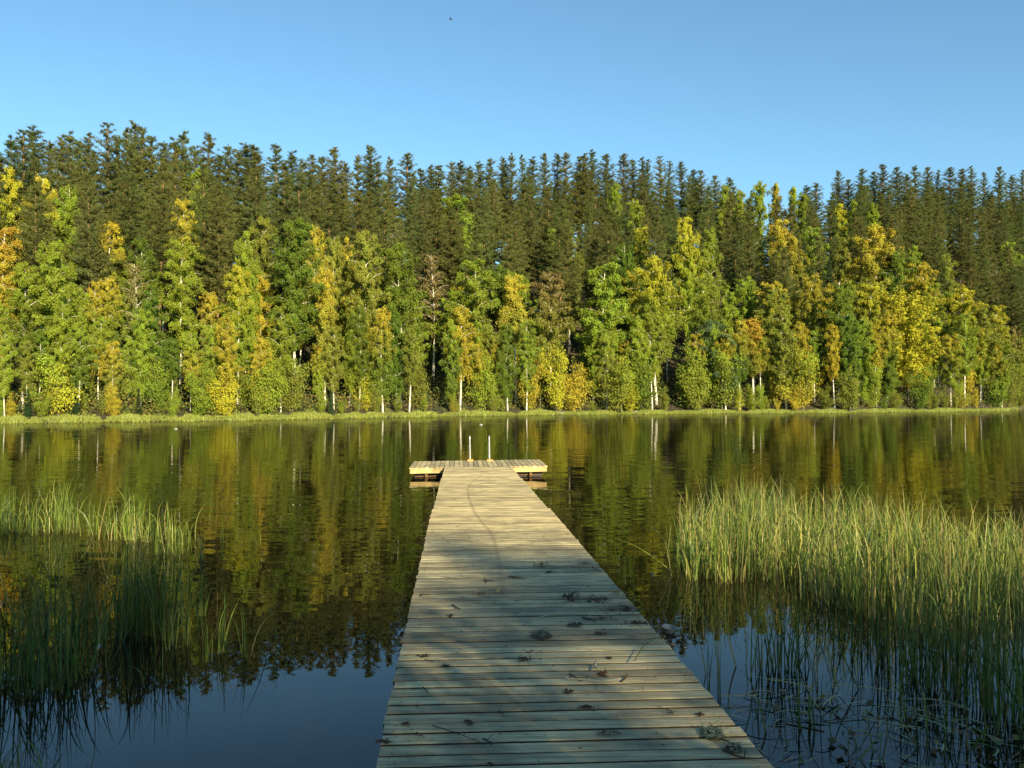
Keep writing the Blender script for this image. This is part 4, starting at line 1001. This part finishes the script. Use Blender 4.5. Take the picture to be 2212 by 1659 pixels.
# floating leaves and dead stalks, lower right
def float_ribbons(mb, n, poly, Lr, Wr, cols, z=0.006):
    B = poly_sample(n, [wpt(*p) for p in poly])
    for i in range(n):
        L = R5.uniform(*Lr); a = R5.uniform(-0.9, 0.9) + (math.pi if R5.uniform() < .5 else 0); k = R5.normal(0, .9); q = np.linspace(0, 1, 8)
        an = a + k * q; xx = np.cumsum(np.cos(an)) * L / 8; yy = np.cumsum(np.sin(an)) * L / 8
        P = np.c_[B[i, 0] + xx, B[i, 1] + yy, z + np.abs(R5.normal(0, .008)) * np.sin(q * 3.1) + 0 * q]
        N = np.c_[-np.sin(an), np.cos(an), np.zeros(8)]; wv = R5.uniform(*Wr) * np.sin(np.clip(q * .9 + .1, 0, 1) * 3.0)[:, None]
        V = np.stack([P - N * wv, P + N * wv], 1).reshape(-1, 3)
        V[::2, 2] += R5.normal(0, .002)
        mb.add(V, [(2*j, 2*j+1, 2*j+3, 2*j+2) for j in range(7)], np.array(cols[R5.integers(0, len(cols))]) * R5.uniform(.7, 1.3))
mb = MB()
float_ribbons(mb, 190, [(1590,1500),(1700,1480),(1900,1500),(2050,1540),(2300,1600),(2350,1720),(1700,1720),(1640,1620)], (.08, .28), (.002, .006), [(.34,.25,.10),(.42,.36,.16),(.25,.13,.05),(.22,.24,.08),(.30,.16,.07)])
float_ribbons(mb, 26, [(1700,1470),(1900,1480),(2080,1540),(2050,1590),(1800,1560)], (.25, .5), (.003, .006), [(.30,.33,.10),(.40,.30,.12),(.35,.38,.16)], z=.03)
tag(mb.build('floating_stalks', M_FLOATLEAF), 'tangled dead sedge leaves floating on the near right water', 'water plants', kind='stuff')
mb = MB(); n = 60; B = poly_sample(n, [wpt(*p) for p in [(1600,1530),(1720,1500),(1950,1540),(2260,1600),(2300,1700),(1700,1700)]])
rng = R5; P = np.c_[B, R5.uniform(.008, .05, n)]; D = R5.normal(size=(n, 3)); D[:, 2] *= .4
leaves(mb, P, D, R5.uniform(.018, .038, n), R5.uniform(.012, .024, n), np.array([(.08,.07,.02),(.12,.07,.025),(.22,.18,.05),(.06,.08,.025)])[R5.integers(0, 4, n)])
tag(mb.build('pondweed_leaves', M_FLOATLEAF), 'small brown and yellow pondweed leaves in the lower right corner', 'water plants', kind='stuff')
mb = MB(); n = 120; xp = np.r_[R5.normal(1445, 30, 60), R5.uniform(1560, 1950, 60)]; yp = np.r_[R5.normal(1385, 14, 60), R5.uniform(1330, 1400, 60)]
B = np.array([wpt(a, b) for a, b in zip(xp, yp)]); D = R5.normal(size=(n, 3)); D[:, 2] = 0
leaves(mb, np.c_[B, np.full(n, .005)], D, R5.uniform(.008, .03, n), R5.uniform(.004, .01, n), np.array([(.3,.2,.08),(.4,.35,.18),(.12,.08,.04)])[R5.integers(0, 3, n)])
tag(mb.build('floating_bits', M_FLOATLEAF), 'small leaf bits floating by the white bowl and the reed edge', 'litter', kind='stuff')

# white bowl afloat by the deck edge
c = on_z(1444, 1366, 0.0); mb = MB()
prof = [(0.0, -.035), (.035, -.035), (.048, -.01), (.058, .03), (.064, .042), (.066, .044), (.064, .046), (.060, .043), (.054, .03), (.044, -.008), (.03, -.028), (0.0, -.028)]
a = np.linspace(0, 6.2832, 33)[:-1]; V = []
for r_, z_ in prof: V.append(np.c_[np.cos(a) * max(r_, .0005), np.sin(a) * max(r_, .0005), np.full(32, z_)])
F = [(i*32+j, i*32+(j+1)%32, (i+1)*32+(j+1)%32, (i+1)*32+j) for i in range(len(prof)-1) for j in range(32)]
mb.add(np.concatenate(V), F)
bo = tag(mb.build('bowl', M_WHITE, smooth=True, loc=(c[0], c[1], 0.012)), 'shallow whitish bowl floating against the right edge of the deck', 'bowl'); bo.rotation_euler = (.12, .08, 0); bo.scale = (.9, .9, .75)

# white specks on the lake
for (x, y, s, lb) in [(380, 927, .09, 'small white float on the water near the far left bank'), (1039, 918, .10, 'small white float beyond the ladder near the far bank')]:
    c = on_z(x, y, 0.0); mb = MB(); V = []
    pr = [(.02, -.4), (.7, -.3), (1.0, 0), (.95, .3), (.6, .62), (.25, .8), (.02, .85)]
    a = np.linspace(0, 6.2832, 13)[:-1]
    for r_, z_ in pr: V.append(np.c_[np.cos(a) * r_ * s * 1.3, np.sin(a) * r_ * s, np.full(12, z_ * s)])
    mb.add(np.concatenate(V), [(i*12+j, i*12+(j+1)%12, (i+1)*12+(j+1)%12, (i+1)*12+j) for i in range(len(pr)-1) for j in range(12)])
    tag(mb.build('float', M_WHITE, smooth=True, loc=c), lb, 'float', 'floats on the lake')

# insect in the sky
c = at_y(974, 42, 5.0); e = empty('flying_insect', c, 'tiny dark flying insect against the blue sky', 'insect')
mb = MB(); mb.tube([(-.009, 0, .004), (-.005, 0, .001), (0, 0, 0), (.005, 0, -.001), (.010, 0, -.004)], [.001, .0028, .0035, .0026, .0008], 8); mb.build('body', plain('insect_black', (.02, .015, .03), .5), e, True)
mw = plain('insect_wing', (.5, .45, .5), .3)
for s_ in (-1, 1):
    mb = MB(); mb.add([(0, 0, .002), (.004, s_ * .008, .006), (.001, s_ * .013, .007), (-.006, s_ * .009, .005)], [(0, 1, 2, 3)]); mb.build('wing', mw, e)

# stones on the far waterline
for i, (x, lb) in enumerate([(1372, 'low flat stone at the waterline under the yellow-tipped green birch'), (1795, 'grey stone at the far waterline under the deep green birch'), (1835, 'brown stone at the far waterline just right of the grey one'), (1210, 'small stone at the waterline right of the grass fringe')]):
    d = float(shore_d(x)) - .2; X = (x - CX) / FPX * d; r = np.random.default_rng(i); V = []
    mb = MB()
    for k in range(6):
        ph = k / 5 * math.pi; a = np.linspace(0, 6.2832, 11)[:-1]
        V.append(np.c_[np.cos(a), np.sin(a), np.full(10, math.cos(ph) * 1.0 )] * np.array([math.sin(ph) + .01, math.sin(ph) + .01, 1]) * r.uniform(.85, 1.15, (10, 1)))
    V = np.concatenate(V) * np.array([.55, .4, .28])
    mb.add(V, [(i_*10+j, (i_+1)*10+j, (i_+1)*10+(j+1)%10, i_*10+(j+1)%10) for i_ in range(5) for j in range(10)])
    tag(mb.build('stone', M_ROCK, loc=(X, d, .08)), lb, 'stone', 'stones on the far waterline')
